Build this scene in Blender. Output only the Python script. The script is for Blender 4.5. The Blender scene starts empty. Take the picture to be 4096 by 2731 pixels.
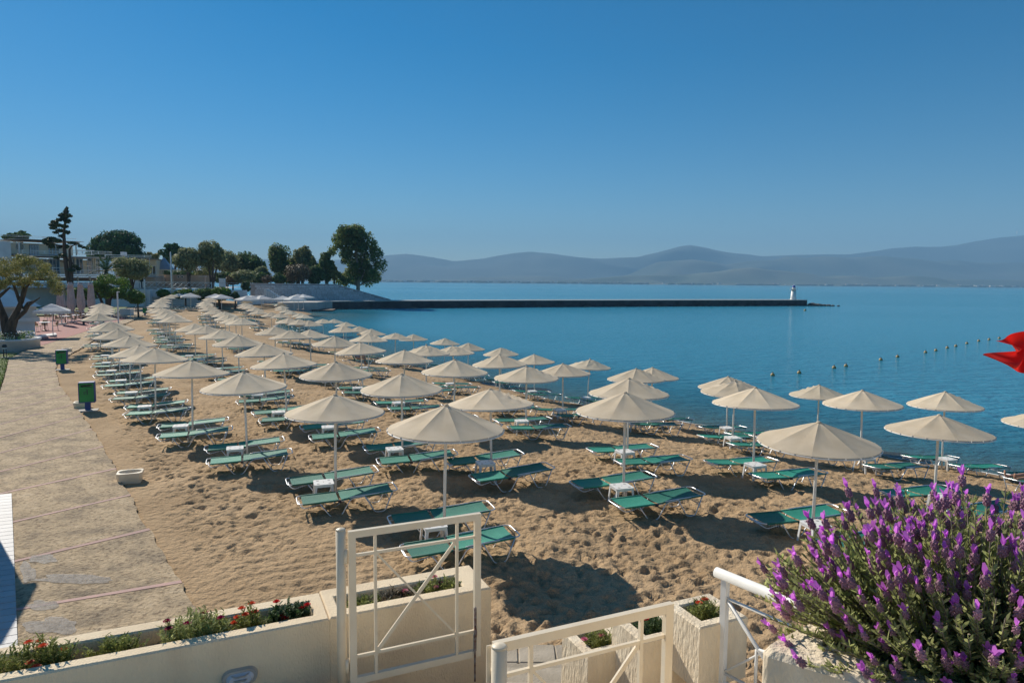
import bpy, bmesh, math, random
import numpy as np
from mathutils import Vector, Matrix, noise as mnoise
random.seed(7); RNG = np.random.default_rng(11)
scene = bpy.context.scene
C = scene.collection
R = math.radians
PI = math.pi

# ------------------------------------------------------------------ camera
CAM_H = 4.6; PW, PH = 4096.0, 2731.0; FPX = 24/36*PW
ROLL = R(0.5); PITCH = R(4.943)
cam = bpy.data.cameras.new('camera'); cam.lens = 24; cam.sensor_width = 36
cam.clip_start = 0.05; cam.clip_end = 40000
cam_o = bpy.data.objects.new('camera', cam); C.objects.link(cam_o)
cam_o.matrix_world = (Matrix.Translation((0, 0, CAM_H)) @ Matrix.Rotation(PI/2-PITCH, 4, 'X') @ Matrix.Rotation(ROLL, 4, 'Z'))
scene.camera = cam_o
# ------------------------------------------------------------------ sky, sun, exposure
SUN_EL = 34.0; SUN_AZ = -44.0            # azimuth clockwise from +Y (the view direction)
world = bpy.data.worlds.new('World'); scene.world = world; world.use_nodes = True
wn = world.node_tree; wn.nodes.clear()
sky = wn.nodes.new('ShaderNodeTexSky'); sky.sky_type = 'NISHITA'; sky.sun_disc = False
sky.sun_elevation = R(SUN_EL); sky.sun_rotation = R(SUN_AZ)
sky.altitude = 0; sky.air_density = 0.95; sky.dust_density = 0.05; sky.ozone_density = 4.5
bg = wn.nodes.new('ShaderNodeBackground'); bg.inputs[1].default_value = 0.066
wo = wn.nodes.new('ShaderNodeOutputWorld')
hs_ = wn.nodes.new('ShaderNodeHueSaturation'); hs_.inputs['Saturation'].default_value = 1.42; hs_.inputs['Hue'].default_value = 0.493
wn.links.new(sky.outputs[0], hs_.inputs['Color']); wn.links.new(hs_.outputs[0], bg.inputs[0]); wn.links.new(bg.outputs[0], wo.inputs[0])
sun = bpy.data.lights.new('sun', 'SUN'); sun.energy = 4.7; sun.angle = R(0.53); sun.color = (1.0, 0.92, 0.79)
sun_o = bpy.data.objects.new('sun', sun); C.objects.link(sun_o)
sdir = Vector((math.sin(R(SUN_AZ))*math.cos(R(SUN_EL)), math.cos(R(SUN_AZ))*math.cos(R(SUN_EL)), math.sin(R(SUN_EL))))
sun_o.rotation_euler = sdir.to_track_quat('Z', 'Y').to_euler(); sun_o.location = (-60, 60, 60)
vs = scene.view_settings
vs.view_transform = 'Standard'; vs.look = 'None'; vs.gamma = 1; vs.exposure = 0.36; vs.use_curve_mapping = False

# ------------------------------------------------------------------ photo pixel -> place
def ray(x, y):
    u = (x-PW/2)/FPX; v = (PH/2-y)/FPX
    c, s = math.cos(ROLL), math.sin(ROLL)
    u, v = u*c-v*s, u*s+v*c
    cp, sp = math.cos(PITCH), math.sin(PITCH)
    return Vector((u, cp+v*sp, -sp+v*cp))
def at_z(x, y, z):
    r = ray(x, y); t = (z-CAM_H)/r.z
    return Vector((0, 0, CAM_H))+r*t
def at_y(x, y, Y):
    r = ray(x, y)
    return Vector((0, 0, CAM_H))+r*(Y/r.y)

# ------------------------------------------------------------------ object helpers
def tag(o, label=None, cat=None, group=None, kind=None):
    if label: o['label'] = label
    if cat: o['category'] = cat
    if group: o['group'] = group
    if kind: o['kind'] = kind
    return o
def thing(name, label, cat, loc=(0, 0, 0), group=None, rz=0.0):
    o = bpy.data.objects.new(name, None); C.objects.link(o); o.empty_display_size = 0.2
    o.location = loc; o.rotation_euler = (0, 0, rz)
    return tag(o, label, cat, group)
def kids(o):
    return [c for c in KID.get(o.name, [])]
KID = {}
def setpar(c, p):
    c.parent = p; KID.setdefault(p.name, []).append(c)
def copy_tree(o, parent=None, label=None, group=None):
    c = o.copy(); C.objects.link(c)
    if parent is not None: setpar(c, parent)
    if label: c['label'] = label
    if group: c['group'] = group
    for k in kids(o): copy_tree(k, c)
    return c
class MB:
    """collects faces; build() links them as one mesh object"""
    def __init__(s): s.v = []; s.f = []; s.m = []; s.sm = []
    def add(s, vs, fs, mi=0, smooth=False):
        b = len(s.v); s.v += [tuple(v) for v in vs]
        for f in fs:
            s.f.append(tuple(i+b for i in f)); s.m.append(mi); s.sm.append(smooth)
        return s
    def box(s, c, d, rz=0, mi=0, M=None, taper=1.0):
        x, y, z = d[0]/2, d[1]/2, d[2]/2
        P = []
        for sz in (-1, 1):
            t = taper if sz > 0 else 1
            for a, b in ((-1, -1), (1, -1), (1, 1), (-1, 1)): P.append(Vector((a*x*t, b*y*t, sz*z)))
        M2 = Matrix.Translation(c) @ Matrix.Rotation(rz, 4, 'Z') if M is None else M
        P = [M2 @ p for p in P]
        return s.add(P, [(3, 2, 1, 0), (4, 5, 6, 7), (0, 1, 5, 4), (1, 2, 6, 5), (2, 3, 7, 6), (3, 0, 4, 7)], mi)
    def bbox(s, c, d, b=0.01, rz=0, mi=0):
        """box with bevelled vertical and top edges"""
        x, y, z = d[0]/2, d[1]/2, d[2]/2
        M2 = Matrix.Translation(c) @ Matrix.Rotation(rz, 4, 'Z')
        def ring(ix, iy, zz, bb):
            pts = []
            for sx, sy in ((-1, -1), (1, -1), (1, 1), (-1, 1)):
                a = (sx*(ix-bb), sy*iy, zz); q = (sx*ix, sy*(iy-bb), zz)
                pts += [a, q] if sx*sy > 0 and False else ([a, q] if (sx, sy) in ((1, -1), (-1, 1)) else [q, a])
            return [M2 @ Vector(p) for p in pts]
        r0 = ring(x, y, -z, b); r1 = ring(x, y, z-b, b); r2 = ring(x-b, y-b, z, b)
        vs = r0+r1+r2; n = 8; fs = []
        for k in range(2):
            for i in range(n): fs.append((k*n+i, k*n+(i+1) % n, (k+1)*n+(i+1) % n, (k+1)*n+i))
        fs.append(tuple(range(2*n, 3*n))); fs.append(tuple(reversed(range(n))))
        return s.add(vs, fs, mi)
    def tube(s, pts, r, n=6, mi=0, cap=True, smooth=True, closed=False):
        pts = [Vector(p) for p in pts]; m = len(pts)
        rs = r if isinstance(r, (list, tuple)) else [r]*m
        rings = []; up = None
        for i in range(m):
            if closed: t = (pts[(i+1) % m]-pts[i-1])
            else: t = pts[min(i+1, m-1)]-pts[max(i-1, 0)]
            t.normalize()
            if up is None:
                up = Vector((0, 0, 1)) if abs(t.z) < 0.9 else Vector((1, 0, 0))
            a = t.cross(up)
            if a.length < 1e-4: a = t.cross(Vector((0, 1, 0.1)))
            a.normalize(); b = a.cross(t).normalized(); up = b
            rings.append([pts[i]+(a*math.cos(2*PI*k/n)+b*math.sin(2*PI*k/n))*rs[i] for k in range(n)])
        vs = [p for q in rings for p in q]; fs = []
        for i in range(m if closed else m-1):
            j = (i+1) % m
            for k in range(n):
                fs.append((i*n+k, i*n+(k+1) % n, j*n+(k+1) % n, j*n+k))
        s.add(vs, fs, mi, smooth)
        if cap and not closed:
            b0 = len(s.v)-len(vs)
            s.f.append(tuple(b0+k for k in reversed(range(n)))); s.m.append(mi); s.sm.append(False)
            s.f.append(tuple(b0+(m-1)*n+k for k in range(n))); s.m.append(mi); s.sm.append(False)
        return s
    def lathe(s, prof, c=(0, 0, 0), n=16, mi=0, smooth=True):
        c = Vector(c); vs = []; fs = []
        for r, z in prof:
            for k in range(n): vs.append(c+Vector((r*math.cos(2*PI*k/n), r*math.sin(2*PI*k/n), z)))
        for i in range(len(prof)-1):
            for k in range(n): fs.append((i*n+k, i*n+(k+1) % n, (i+1)*n+(k+1) % n, (i+1)*n+k))
        s.add(vs, fs, mi, smooth)
        b0 = len(s.v)-len(vs)
        if prof[0][0] > 1e-4: s.f.append(tuple(b0+k for k in reversed(range(n)))); s.m.append(mi); s.sm.append(False)
        if prof[-1][0] > 1e-4: s.f.append(tuple(b0+(len(prof)-1)*n+k for k in range(n))); s.m.append(mi); s.sm.append(False)
        return s
    def prism(s, poly, z0, z1, mi=0):
        """poly: list of (x, y) counter-clockwise; z0, z1 numbers or lists"""
        n = len(poly)
        a = z0 if isinstance(z0, (list, tuple)) else [z0]*n
        b = z1 if isinstance(z1, (list, tuple)) else [z1]*n
        vs = [(p[0], p[1], a[i]) for i, p in enumerate(poly)]+[(p[0], p[1], b[i]) for i, p in enumerate(poly)]
        fs = [tuple(reversed(range(n))), tuple(range(n, 2*n))]
        for i in range(n): fs.append((i, (i+1) % n, n+(i+1) % n, n+i))
        return s.add(vs, fs, mi)
    def sphere(s, c, r, nu=10, nv=6, mi=0):
        rx, ry, rz = r if isinstance(r, (list, tuple)) else (r, r, r)
        vs = []; fs = []
        for j in range(nv+1):
            th = PI*j/nv
            for i in range(nu):
                ph = 2*PI*i/nu
                vs.append((c[0]+rx*math.sin(th)*math.cos(ph), c[1]+ry*math.sin(th)*math.sin(ph), c[2]-rz*math.cos(th)))
        for j in range(nv):
            for i in range(nu): fs.append((j*nu+i, j*nu+(i+1) % nu, (j+1)*nu+(i+1) % nu, (j+1)*nu+i))
        return s.add(vs, fs, mi, True)
    def mesh(s, name, mats, off=(0, 0, 0)):
        me = bpy.data.meshes.new(name)
        o = off
        me.from_pydata([(v[0]-o[0], v[1]-o[1], v[2]-o[2]) for v in s.v], [], s.f)
        for m in (mats if isinstance(mats, (list, tuple)) else [mats]): me.materials.append(m)
        me.polygons.foreach_set('material_index', s.m); me.polygons.foreach_set('use_smooth', s.sm)
        me.update(); return me
    def build(s, name, mats, parent=None, label=None):
        off = parent_world(parent) if parent else (0, 0, 0)
        o = bpy.data.objects.new(name, s.mesh(name, mats, off)); C.objects.link(o)
        if parent: setpar(o, parent)
        if label: o['label'] = label
        return o
def parent_world(p):
    v = Vector(p.location)
    while p.parent is not None:
        p = p.parent; v = v+Vector(p.location)
    return v
def link_mesh(name, me, parent, loc=(0, 0, 0), rot=(0, 0, 0), scale=(1, 1, 1)):
    o = bpy.data.objects.new(name, me); C.objects.link(o)
    o.location = loc; o.rotation_euler = rot; o.scale = scale
    if parent: setpar(o, parent)
    return o

# ------------------------------------------------------------------ materials
def mat(name, col, rough=0.7, col2=None, nscale=4.0, bump=0.0, bscale=30.0, metal=0.0, trans=0.0, island=0.0, objrand=0.0, detail=4.0, spec=0.5, stretch=None, ramp=(0.35, 0.65), bdist=0.02):
    m = bpy.data.materials.new(name); m.use_nodes = True
    nt = m.node_tree; n = nt.nodes; L = nt.links
    bs = n['Principled BSDF']; out = n['Material Output']
    bs.inputs['Roughness'].default_value = rough; bs.inputs['Metallic'].default_value = metal
    bs.inputs['Specular IOR Level'].default_value = spec
    col4 = (*col, 1)
    geo = n.new('ShaderNodeNewGeometry'); tc = n.new('ShaderNodeTexCoord')
    vec = tc.outputs['Object'] if objrand == 0 else tc.outputs['Object']
    if stretch:
        mp = n.new('ShaderNodeMapping'); mp.inputs['Scale'].default_value = stretch
        L.new(vec, mp.inputs[0]); vec = mp.outputs[0]
    cur = None
    if col2:
        tx = n.new('ShaderNodeTexNoise'); tx.inputs['Scale'].default_value = nscale; tx.inputs['Detail'].default_value = detail
        L.new(vec, tx.inputs['Vector'])
        rp = n.new('ShaderNodeValToRGB'); rp.color_ramp.elements[0].position = ramp[0]; rp.color_ramp.elements[1].position = ramp[1]
        rp.color_ramp.elements[0].color = col4; rp.color_ramp.elements[1].color = (*col2, 1)
        L.new(tx.outputs['Fac'], rp.inputs[0]); cur = rp.outputs[0]
    else:
        bs.inputs['Base Color'].default_value = col4
    if island or objrand:
        hv = n.new('ShaderNodeHueSaturation')
        if cur: L.new(cur, hv.inputs['Color'])
        else: hv.inputs['Color'].default_value = col4
        mr = n.new('ShaderNodeMapRange'); a = island or objrand
        mr.inputs['To Min'].default_value = 1-a; mr.inputs['To Max'].default_value = 1+a
        if island: L.new(geo.outputs['Random Per Island'], mr.inputs['Value'])
        else:
            oi = n.new('ShaderNodeObjectInfo'); L.new(oi.outputs['Random'], mr.inputs['Value'])
        L.new(mr.outputs[0], hv.inputs['Value']); cur = hv.outputs[0]
    if cur: L.new(cur, bs.inputs['Base Color'])
    if bump:
        bt = n.new('ShaderNodeTexNoise'); bt.inputs['Scale'].default_value = bscale; bt.inputs['Detail'].default_value = 5
        L.new(vec, bt.inputs['Vector'])
        bn = n.new('ShaderNodeBump'); bn.inputs['Strength'].default_value = bump; bn.inputs['Distance'].default_value = bdist
        L.new(bt.outputs['Fac'], bn.inputs['Height']); L.new(bn.outputs[0], bs.inputs['Normal'])
    if trans:
        tr = n.new('ShaderNodeBsdfTranslucent'); mx = n.new('ShaderNodeMixShader'); mx.inputs[0].default_value = trans
        if cur: L.new(cur, tr.inputs[0])
        else: tr.inputs[0].default_value = col4
        L.new(bs.outputs[0], mx.inputs[1]); L.new(tr.outputs[0], mx.inputs[2]); L.new(mx.outputs[0], out.inputs[0])
    return m
M = {}
M['canvas'] = mat('canvas', (0.80, 0.67, 0.50), 0.9, (0.72, 0.59, 0.42), 3, 0.25, 60, trans=0.25, objrand=0.11)
M['white_canvas'] = mat('white_canvas', (0.80, 0.80, 0.78), 0.9, (0.70, 0.70, 0.70), 3, trans=0.25, objrand=0.05)
M['taupe_canvas'] = mat('taupe_canvas', (0.55, 0.48, 0.46), 0.9, (0.46, 0.40, 0.38), 3, 0.2, 20, trans=0.2)
M['white_paint'] = mat('white_paint', (0.78, 0.77, 0.74), 0.45, (0.70, 0.69, 0.66), 6, 0.05, 40)
M['gate_paint'] = mat('gate_paint', (0.82, 0.71, 0.54), 0.42, (0.75, 0.63, 0.46), 5, 0.05, 60)
M['plastic'] = mat('plastic', (0.78, 0.78, 0.77), 0.4, objrand=0.05)
M['plastic_hole'] = mat('plastic_hole', (0.42, 0.42, 0.42), 0.5)
M['alu'] = mat('aluminium', (0.72, 0.73, 0.75), 0.35, metal=0.75, objrand=0.05)
M['green_sling'] = mat('green_sling', (0.012, 0.20, 0.145), 0.62, (0.03, 0.25, 0.18), 5, 0.25, 350, objrand=0.3, ramp=(0.4, 0.8))
M['dark_plastic'] = mat('dark_plastic', (0.03, 0.03, 0.04), 0.5)
M['bin_green'] = mat('bin_green', (0.015, 0.28, 0.065), 0.42, (0.012, 0.22, 0.05), 3, 0.05, 30)
M['bin_blue'] = mat('bin_blue', (0.012, 0.05, 0.22), 0.45)
M['stucco'] = mat('stucco', (0.86, 0.70, 0.48), 0.9, (0.66, 0.50, 0.33), 2.4, 0.5, 90, ramp=(0.42, 0.85), stretch=(1, 1, 0.45), detail=7)
M['rough_stucco'] = mat('rough_stucco', (0.84, 0.72, 0.54), 0.92, (0.70, 0.58, 0.42), 6, 0.55, 45, stretch=(1, 1, 0.35), bdist=0.03)
M['wall_white'] = mat('wall_white', (0.74, 0.75, 0.76), 0.85, (0.66, 0.66, 0.66), 0.8, 0.15, 8)
M['wall_cream'] = mat('wall_cream', (0.77, 0.68, 0.52), 0.85, (0.70, 0.61, 0.46), 0.5)
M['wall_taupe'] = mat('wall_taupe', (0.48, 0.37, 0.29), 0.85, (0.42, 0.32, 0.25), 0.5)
M['slab_grey'] = mat('slab_grey', (0.50, 0.48, 0.46), 0.8, (0.42, 0.40, 0.38), 1)
M['glass'] = mat('glass', (0.05, 0.12, 0.20), 0.08, spec=0.8)
M['dark_glass'] = mat('dark_glass', (0.03, 0.05, 0.06), 0.1, spec=0.8)
M['dark_room'] = mat('dark_room', (0.05, 0.045, 0.04), 0.8)
M['frame_blue'] = mat('frame_blue', (0.45, 0.55, 0.65), 0.5)
M['roof_blue'] = mat('roof_blue', (0.30, 0.36, 0.46), 0.6, (0.26, 0.31, 0.40), 2, 0.2, 6)
M['soil'] = mat('soil', (0.10, 0.065, 0.04), 0.95, (0.16, 0.10, 0.06), 25, 1.0, 60)
M['bark'] = mat('bark', (0.11, 0.08, 0.06), 0.95, (0.055, 0.04, 0.03), 6, 1.0, 14, stretch=(1, 1, 0.25))
M['bark_pale'] = mat('bark_pale', (0.30, 0.26, 0.22), 0.9, (0.18, 0.15, 0.12), 4, 0.5, 10, stretch=(1, 1, 0.25))
def leafmat(name, a, b, tr=0.3, isl=0.35): return mat(name, a, 0.65, b, 0.7, trans=tr, island=isl, ramp=(0.35, 0.7))
M['leaf_olive'] = leafmat('leaf_olive', (0.19, 0.20, 0.065), (0.35, 0.32, 0.11))
M['leaf_silver'] = leafmat('leaf_silver', (0.19, 0.22, 0.105), (0.32, 0.33, 0.165), 0.45)
M['leaf_pine'] = leafmat('leaf_pine', (0.025, 0.085, 0.035), (0.075, 0.15, 0.04), 0.28)
M['leaf_conifer'] = leafmat('leaf_conifer', (0.025, 0.055, 0.03), (0.06, 0.085, 0.03), 0.2)
M['leaf_euca'] = leafmat('leaf_euca', (0.07, 0.14, 0.05), (0.21, 0.225, 0.06), 0.5)
M['leaf_bright'] = leafmat('leaf_bright', (0.06, 0.14, 0.022), (0.14, 0.21, 0.025), 0.3)
M['leaf_dark'] = leafmat('leaf_dark', (0.05, 0.11, 0.04), (0.135, 0.185, 0.05), 0.42)
M['leaf_brown'] = leafmat('leaf_brown', (0.13, 0.10, 0.06), (0.18, 0.14, 0.08), 0.2)
M['leaf_palm'] = leafmat('leaf_palm', (0.03, 0.075, 0.03), (0.08, 0.12, 0.03), 0.2)
M['leaf_carn'] = leafmat('leaf_carn', (0.20, 0.26, 0.08), (0.42, 0.38, 0.09), 0.5)
M['leaf_lav'] = leafmat('leaf_lav', (0.33, 0.38, 0.14), (0.55, 0.55, 0.24), 0.55)
M['lav_spike'] = mat('lav_spike', (0.46, 0.22, 0.31), 0.8, (0.60, 0.34, 0.42), 160, 0.8, 300, objrand=0.3)
M['lav_bract'] = mat('lav_bract', (0.74, 0.22, 0.80), 0.6, trans=0.55, objrand=0.25)
M['petal_red'] = mat('petal_red', (0.65, 0.02, 0.02), 0.6, trans=0.3, island=0.3)
M['petal_orange'] = mat('petal_orange', (0.75, 0.13, 0.05), 0.6, trans=0.3, island=0.3)
M['petal_pink'] = mat('petal_pink', (0.70, 0.22, 0.32), 0.6, trans=0.3, island=0.2)
M['petal_crimson'] = mat('petal_crimson', (0.35, 0.01, 0.08), 0.6, trans=0.3, island=0.3)
M['petal_white'] = mat('petal_white', (0.75, 0.75, 0.78), 0.6, trans=0.3, island=0.1)
M['paver'] = mat('paver', (0.42, 0.36, 0.28), 0.85, (0.33, 0.28, 0.21), 4, 0.4, 40, objrand=0.12)
M['pink_tile'] = mat('pink_tile', (0.46, 0.28, 0.24), 0.8, (0.38, 0.24, 0.21), 5, 0.2, 40, objrand=0.1)
M['red_floor'] = mat('red_floor', (0.30, 0.085, 0.075), 0.85, (0.24, 0.07, 0.06), 1.2)
M['deck_board'] = mat('deck_board', (0.46, 0.46, 0.47), 0.6, (0.39, 0.39, 0.40), 3, 0.15, 30, objrand=0.05)
M['grass'] = mat('grass', (0.06, 0.10, 0.018), 0.9, (0.13, 0.17, 0.025), 1.2, 1.0, 60)
M['concrete'] = mat('concrete', (0.52, 0.49, 0.45), 0.9, (0.42, 0.39, 0.36), 0.7, 0.3, 5)
M['breakwater_side'] = mat('breakwater_side', (0.10, 0.085, 0.085), 0.95, (0.055, 0.048, 0.05), 0.5, 0.8, 1.5, bdist=0.3)
M['rock'] = mat('rock', (0.20, 0.14, 0.10), 0.9, (0.11, 0.08, 0.07), 1, 0.8, 3, bdist=0.2)
M['stone'] = mat('stone', (0.58, 0.60, 0.64), 0.9, (0.46, 0.44, 0.44), 1.5, 0.6, 5, objrand=0.14, bdist=0.1)
M['joint'] = mat('joint', (0.42, 0.40, 0.40), 0.95, (0.34, 0.31, 0.30), 2)
M['dome_blue'] = mat('dome_blue', (0.01, 0.06, 0.35), 0.4)
M['iron'] = mat('iron', (0.06, 0.06, 0.06), 0.5, metal=0.3)
M['rust'] = mat('rust', (0.16, 0.06, 0.03), 0.8, (0.30, 0.28, 0.27), 25, 0.3, 60, metal=0.3)
M['flag_red'] = mat('flag_red', (0.70, 0.015, 0.01), 0.6, trans=0.4)
M['buoy'] = mat('buoy', (0.48, 0.30, 0.10), 0.5, (0.3, 0.2, 0.1), 6)
M['rattan'] = mat('rattan', (0.45, 0.34, 0.19), 0.8, (0.36, 0.26, 0.14), 20)
M['skin'] = mat('skin', (0.48, 0.26, 0.17), 0.55)
M['hair'] = mat('hair', (0.04, 0.03, 0.025), 0.7)
M['cloth_grey'] = mat('cloth_grey', (0.25, 0.28, 0.36), 0.9, (0.20, 0.22, 0.30), 8)
M['cloth_dark'] = mat('cloth_dark', (0.03, 0.035, 0.05), 0.9)
M['towel'] = mat('towel', (0.05, 0.16, 0.18), 0.95)
M['lamp_glass'] = mat('lamp_glass', (0.55, 0.57, 0.62), 0.3)
M['lamp_body'] = mat('lamp_body', (0.45, 0.42, 0.37), 0.6, (0.36, 0.33, 0.29), 6)
M['ink'] = mat('ink', (0.02, 0.02, 0.05), 0.6)
# ------------------------------------------------------------------ terrain maths
ROW = np.array([(16, -5), (-1.2, 12), (-12, 22.8), (-16.1, 28.6), (-22.3, 38), (-40, 66), (-72, 129), (-120, 224)], float)
PATH_R = np.array([(2.2, 1.0), (-1.6, 5.6), (-4.35, 9.15), (-7.15, 12.87), (-9.1, 15.57), (-11.99, 19.47), (-15.76, 24.35), (-19.35, 28.96), (-22.73, 33.75), (-25.35, 37.95), (-28.46, 45.0), (-35.9, 60.75), (-44.25, 81), (-61, 117)], float)
PATH_L = np.array([(-0.6, -1.2), (-3.9, 5.2), (-6.4, 8.44), (-8.5, 11.1), (-10.5, 13.7), (-12.75, 16.56), (-15.8, 20.7), (-19.2, 25.2), (-23.8, 31.8), (-28.6, 38.6), (-32.4, 46.4), (-39.6, 62), (-48.3, 82.5), (-65.5, 119)], float)
def sdist(poly, X, Y):
    """signed distance to a polyline, positive on the water side; also the length along it"""
    best = np.full(X.shape, 1e9); sg = np.zeros(X.shape); al = np.zeros(X.shape); acc = 0.0
    for i in range(len(poly)-1):
        a, b = poly[i], poly[i+1]; d = b-a; ln = math.hypot(*d); d = d/ln
        t = np.clip((X-a[0])*d[0]+(Y-a[1])*d[1], 0, ln)
        px, py = a[0]+d[0]*t, a[1]+d[1]*t
        q = np.hypot(X-px, Y-py); s = np.sign((X-a[0])*d[1]-(Y-a[1])*d[0])
        w = q < best-1e-6
        best = np.where(w, q, best); sg = np.where(w, s, sg); al = np.where(w, acc+t, al); acc += ln
    return best*np.where(sg == 0, 1, sg), al
SEA_Z = -1.36
PZ = np.array([(-60, 0.0), (4, 0.0), (6, -0.06), (8, -0.18), (11.3, -0.46), (15, -0.90), (18.3, -1.36), (22, -1.80), (30, -2.5), (45, -3.4), (100, -6.0), (1000, -6.0)])
def ground_base(X, Y):
    p, al = sdist(ROW, X, Y)
    shore = 18.3+np.clip((al-108)/32, 0, 1)*11.0
    pe = p*18.3/shore
    z = np.interp(pe, PZ[:, 0], PZ[:, 1])
    k = np.clip((Y-172)/25, 0, 1); k = k*k*(3-2*k)
    return np.where(X < 60, z*(1-k)-6*k, z)
def gz(x, y):
    return float(ground_base(np.array([float(x)]), np.array([float(y)]))[0])
def _hash(ix, iy, seed):
    h = (ix.astype(np.int64)*374761393+iy.astype(np.int64)*668265263+seed*1274126177) & 0xFFFFFFFF
    h = ((h ^ (h >> 13))*1274126177) & 0xFFFFFFFF
    return ((h ^ (h >> 16)) & 0xFFFF)/65535.0
def vnoise(X, Y, s, seed=0):
    x = X/s; y = Y/s; ix = np.floor(x); iy = np.floor(y); fx = x-ix; fy = y-iy
    fx = fx*fx*fx*(fx*(fx*6-15)+10); fy = fy*fy*fy*(fy*(fy*6-15)+10)
    a = _hash(ix, iy, seed); b = _hash(ix+1, iy, seed); c = _hash(ix, iy+1, seed); d = _hash(ix+1, iy+1, seed)
    return (a*(1-fx)+b*fx)*(1-fy)+(c*(1-fx)+d*fx)*fy-0.5
def spaced(a, b, d0, g):
    out = [a]; d = d0
    while out[-1] < b: out.append(out[-1]+d); d *= g
    return out
def grid_mesh(name, xs, ys, Z, m, smooth=True):
    nx, ny = len(xs), len(ys)
    X, Y = np.meshgrid(xs, ys)
    co = np.stack([X, Y, Z], -1).reshape(-1, 3).astype(np.float32)
    i = (np.arange(ny-1)[:, None]*nx+np.arange(nx-1)[None, :]).reshape(-1)
    q = np.stack([i, i+1, i+nx+1, i+nx], -1).astype(np.int32)
    me = bpy.data.meshes.new(name); me.vertices.add(len(co)); me.vertices.foreach_set('co', co.reshape(-1))
    me.loops.add(q.size); me.loops.foreach_set('vertex_index', q.reshape(-1))
    me.polygons.add(len(q)); me.polygons.foreach_set('loop_start', np.arange(0, q.size, 4, dtype=np.int32))
    me.polygons.foreach_set('use_smooth', np.full(len(q), smooth))
    me.update(); me.validate(); me.materials.append(m)
    o = bpy.data.objects.new(name, me); C.objects.link(o)
    return o

# ------------------------------------------------------------------ sand
def sand_material():
    m = bpy.data.materials.new('sand'); m.use_nodes = True; nt = m.node_tree; n = nt.nodes; L = nt.links
    bs = n['Principled BSDF']; bs.inputs['Roughness'].default_value = 0.95; bs.inputs['Specular IOR Level'].default_value = 0.2
    geo = n.new('ShaderNodeNewGeometry'); pos = geo.outputs['Position']
    def noise(s, det=5):
        t = n.new('ShaderNodeTexNoise'); t.inputs['Scale'].default_value = s; t.inputs['Detail'].default_value = det
        L.new(pos, t.inputs['Vector']); return t.outputs['Fac']
    rp = n.new('ShaderNodeValToRGB'); e = rp.color_ramp.elements
    e[0].position = 0.3; e[0].color = (0.38, 0.262, 0.150, 1); e[1].position = 0.7; e[1].color = (0.53, 0.378, 0.226, 1)
    L.new(noise(0.55, 6), rp.inputs[0])
    rg = n.new('ShaderNodeValToRGB'); g = rg.color_ramp.elements
    g[0].position = 0.42; g[0].color = (0.78, 0.76, 0.74, 1); g[1].position = 0.62; g[1].color = (1.06, 1.06, 1.06, 1)
    L.new(noise(70, 3), rg.inputs[0])
    mu = n.new('ShaderNodeMix'); mu.data_type = 'RGBA'; mu.blend_type = 'MULTIPLY'; mu.inputs[0].default_value = 1
    L.new(rp.outputs[0], mu.inputs[6]); L.new(rg.outputs[0], mu.inputs[7])
    # wet sand along the water line
    sx = n.new('ShaderNodeSeparateXYZ'); L.new(pos, sx.inputs[0])
    nz = n.new('ShaderNodeMath'); nz.operation = 'MULTIPLY_ADD'; nz.inputs[1].default_value = 0.25; L.new(noise(0.5, 3), nz.inputs[0]); L.new(sx.outputs[2], nz.inputs[2])
    mr = n.new('ShaderNodeMapRange'); mr.inputs['From Min'].default_value = SEA_Z+0.10; mr.inputs['From Max'].default_value = SEA_Z+0.42
    mr.inputs['To Min'].default_value = 1; mr.inputs['To Max'].default_value = 0; L.new(nz.outputs[0], mr.inputs['Value'])
    wet = n.new('ShaderNodeMix'); wet.data_type = 'RGBA'; wet.inputs[7].default_value = (0.24, 0.155, 0.085, 1)
    L.new(mr.outputs[0], wet.inputs[0]); L.new(mu.outputs[2], wet.inputs[6]); L.new(wet.outputs[2], bs.inputs['Base Color'])
    b1 = n.new('ShaderNodeBump'); b1.inputs['Strength'].default_value = 0.8; b1.inputs['Distance'].default_value = 0.09
    L.new(noise(7.5, 5), b1.inputs['Height'])
    b2 = n.new('ShaderNodeBump'); b2.inputs['Strength'].default_value = 0.6; b2.inputs['Distance'].default_value = 0.03
    L.new(noise(24, 5), b2.inputs['Height']); L.new(b1.outputs[0], b2.inputs['Normal']); L.new(b2.outputs[0], bs.inputs['Normal'])
    return m
M['sand'] = sand_material()
xs = sorted(set([round(v, 4) for v in list(np.arange(-10, 12, 0.047))+[v for v in spaced(12.05, 60, 0.06, 1.03)]+[-v for v in spaced(10.05, 150, 0.05, 1.016)]+[-220, -400, -1500, 90, 150]]))
ys = sorted(set([round(v, 4) for v in [-60, -20, 0, 3, 5]+list(np.arange(6.4, 19, 0.047))+spaced(19.05, 185, 0.05, 1.0085)+[190, 200, 215, 240, 300]]))
xs = np.array(xs); ys = np.array(ys)
GX, GY = np.meshgrid(xs, ys)
GZ = ground_base(GX, GY)
DP, _ = sdist(PATH_R, GX, GY)
DR, _ = sdist(ROW, GX, GY)
land = np.clip((DP-0.15)/0.8, 0, 1)*np.clip((GZ-SEA_Z)/0.25, 0, 1)*np.clip((140-GY)/30, 0, 1)
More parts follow.
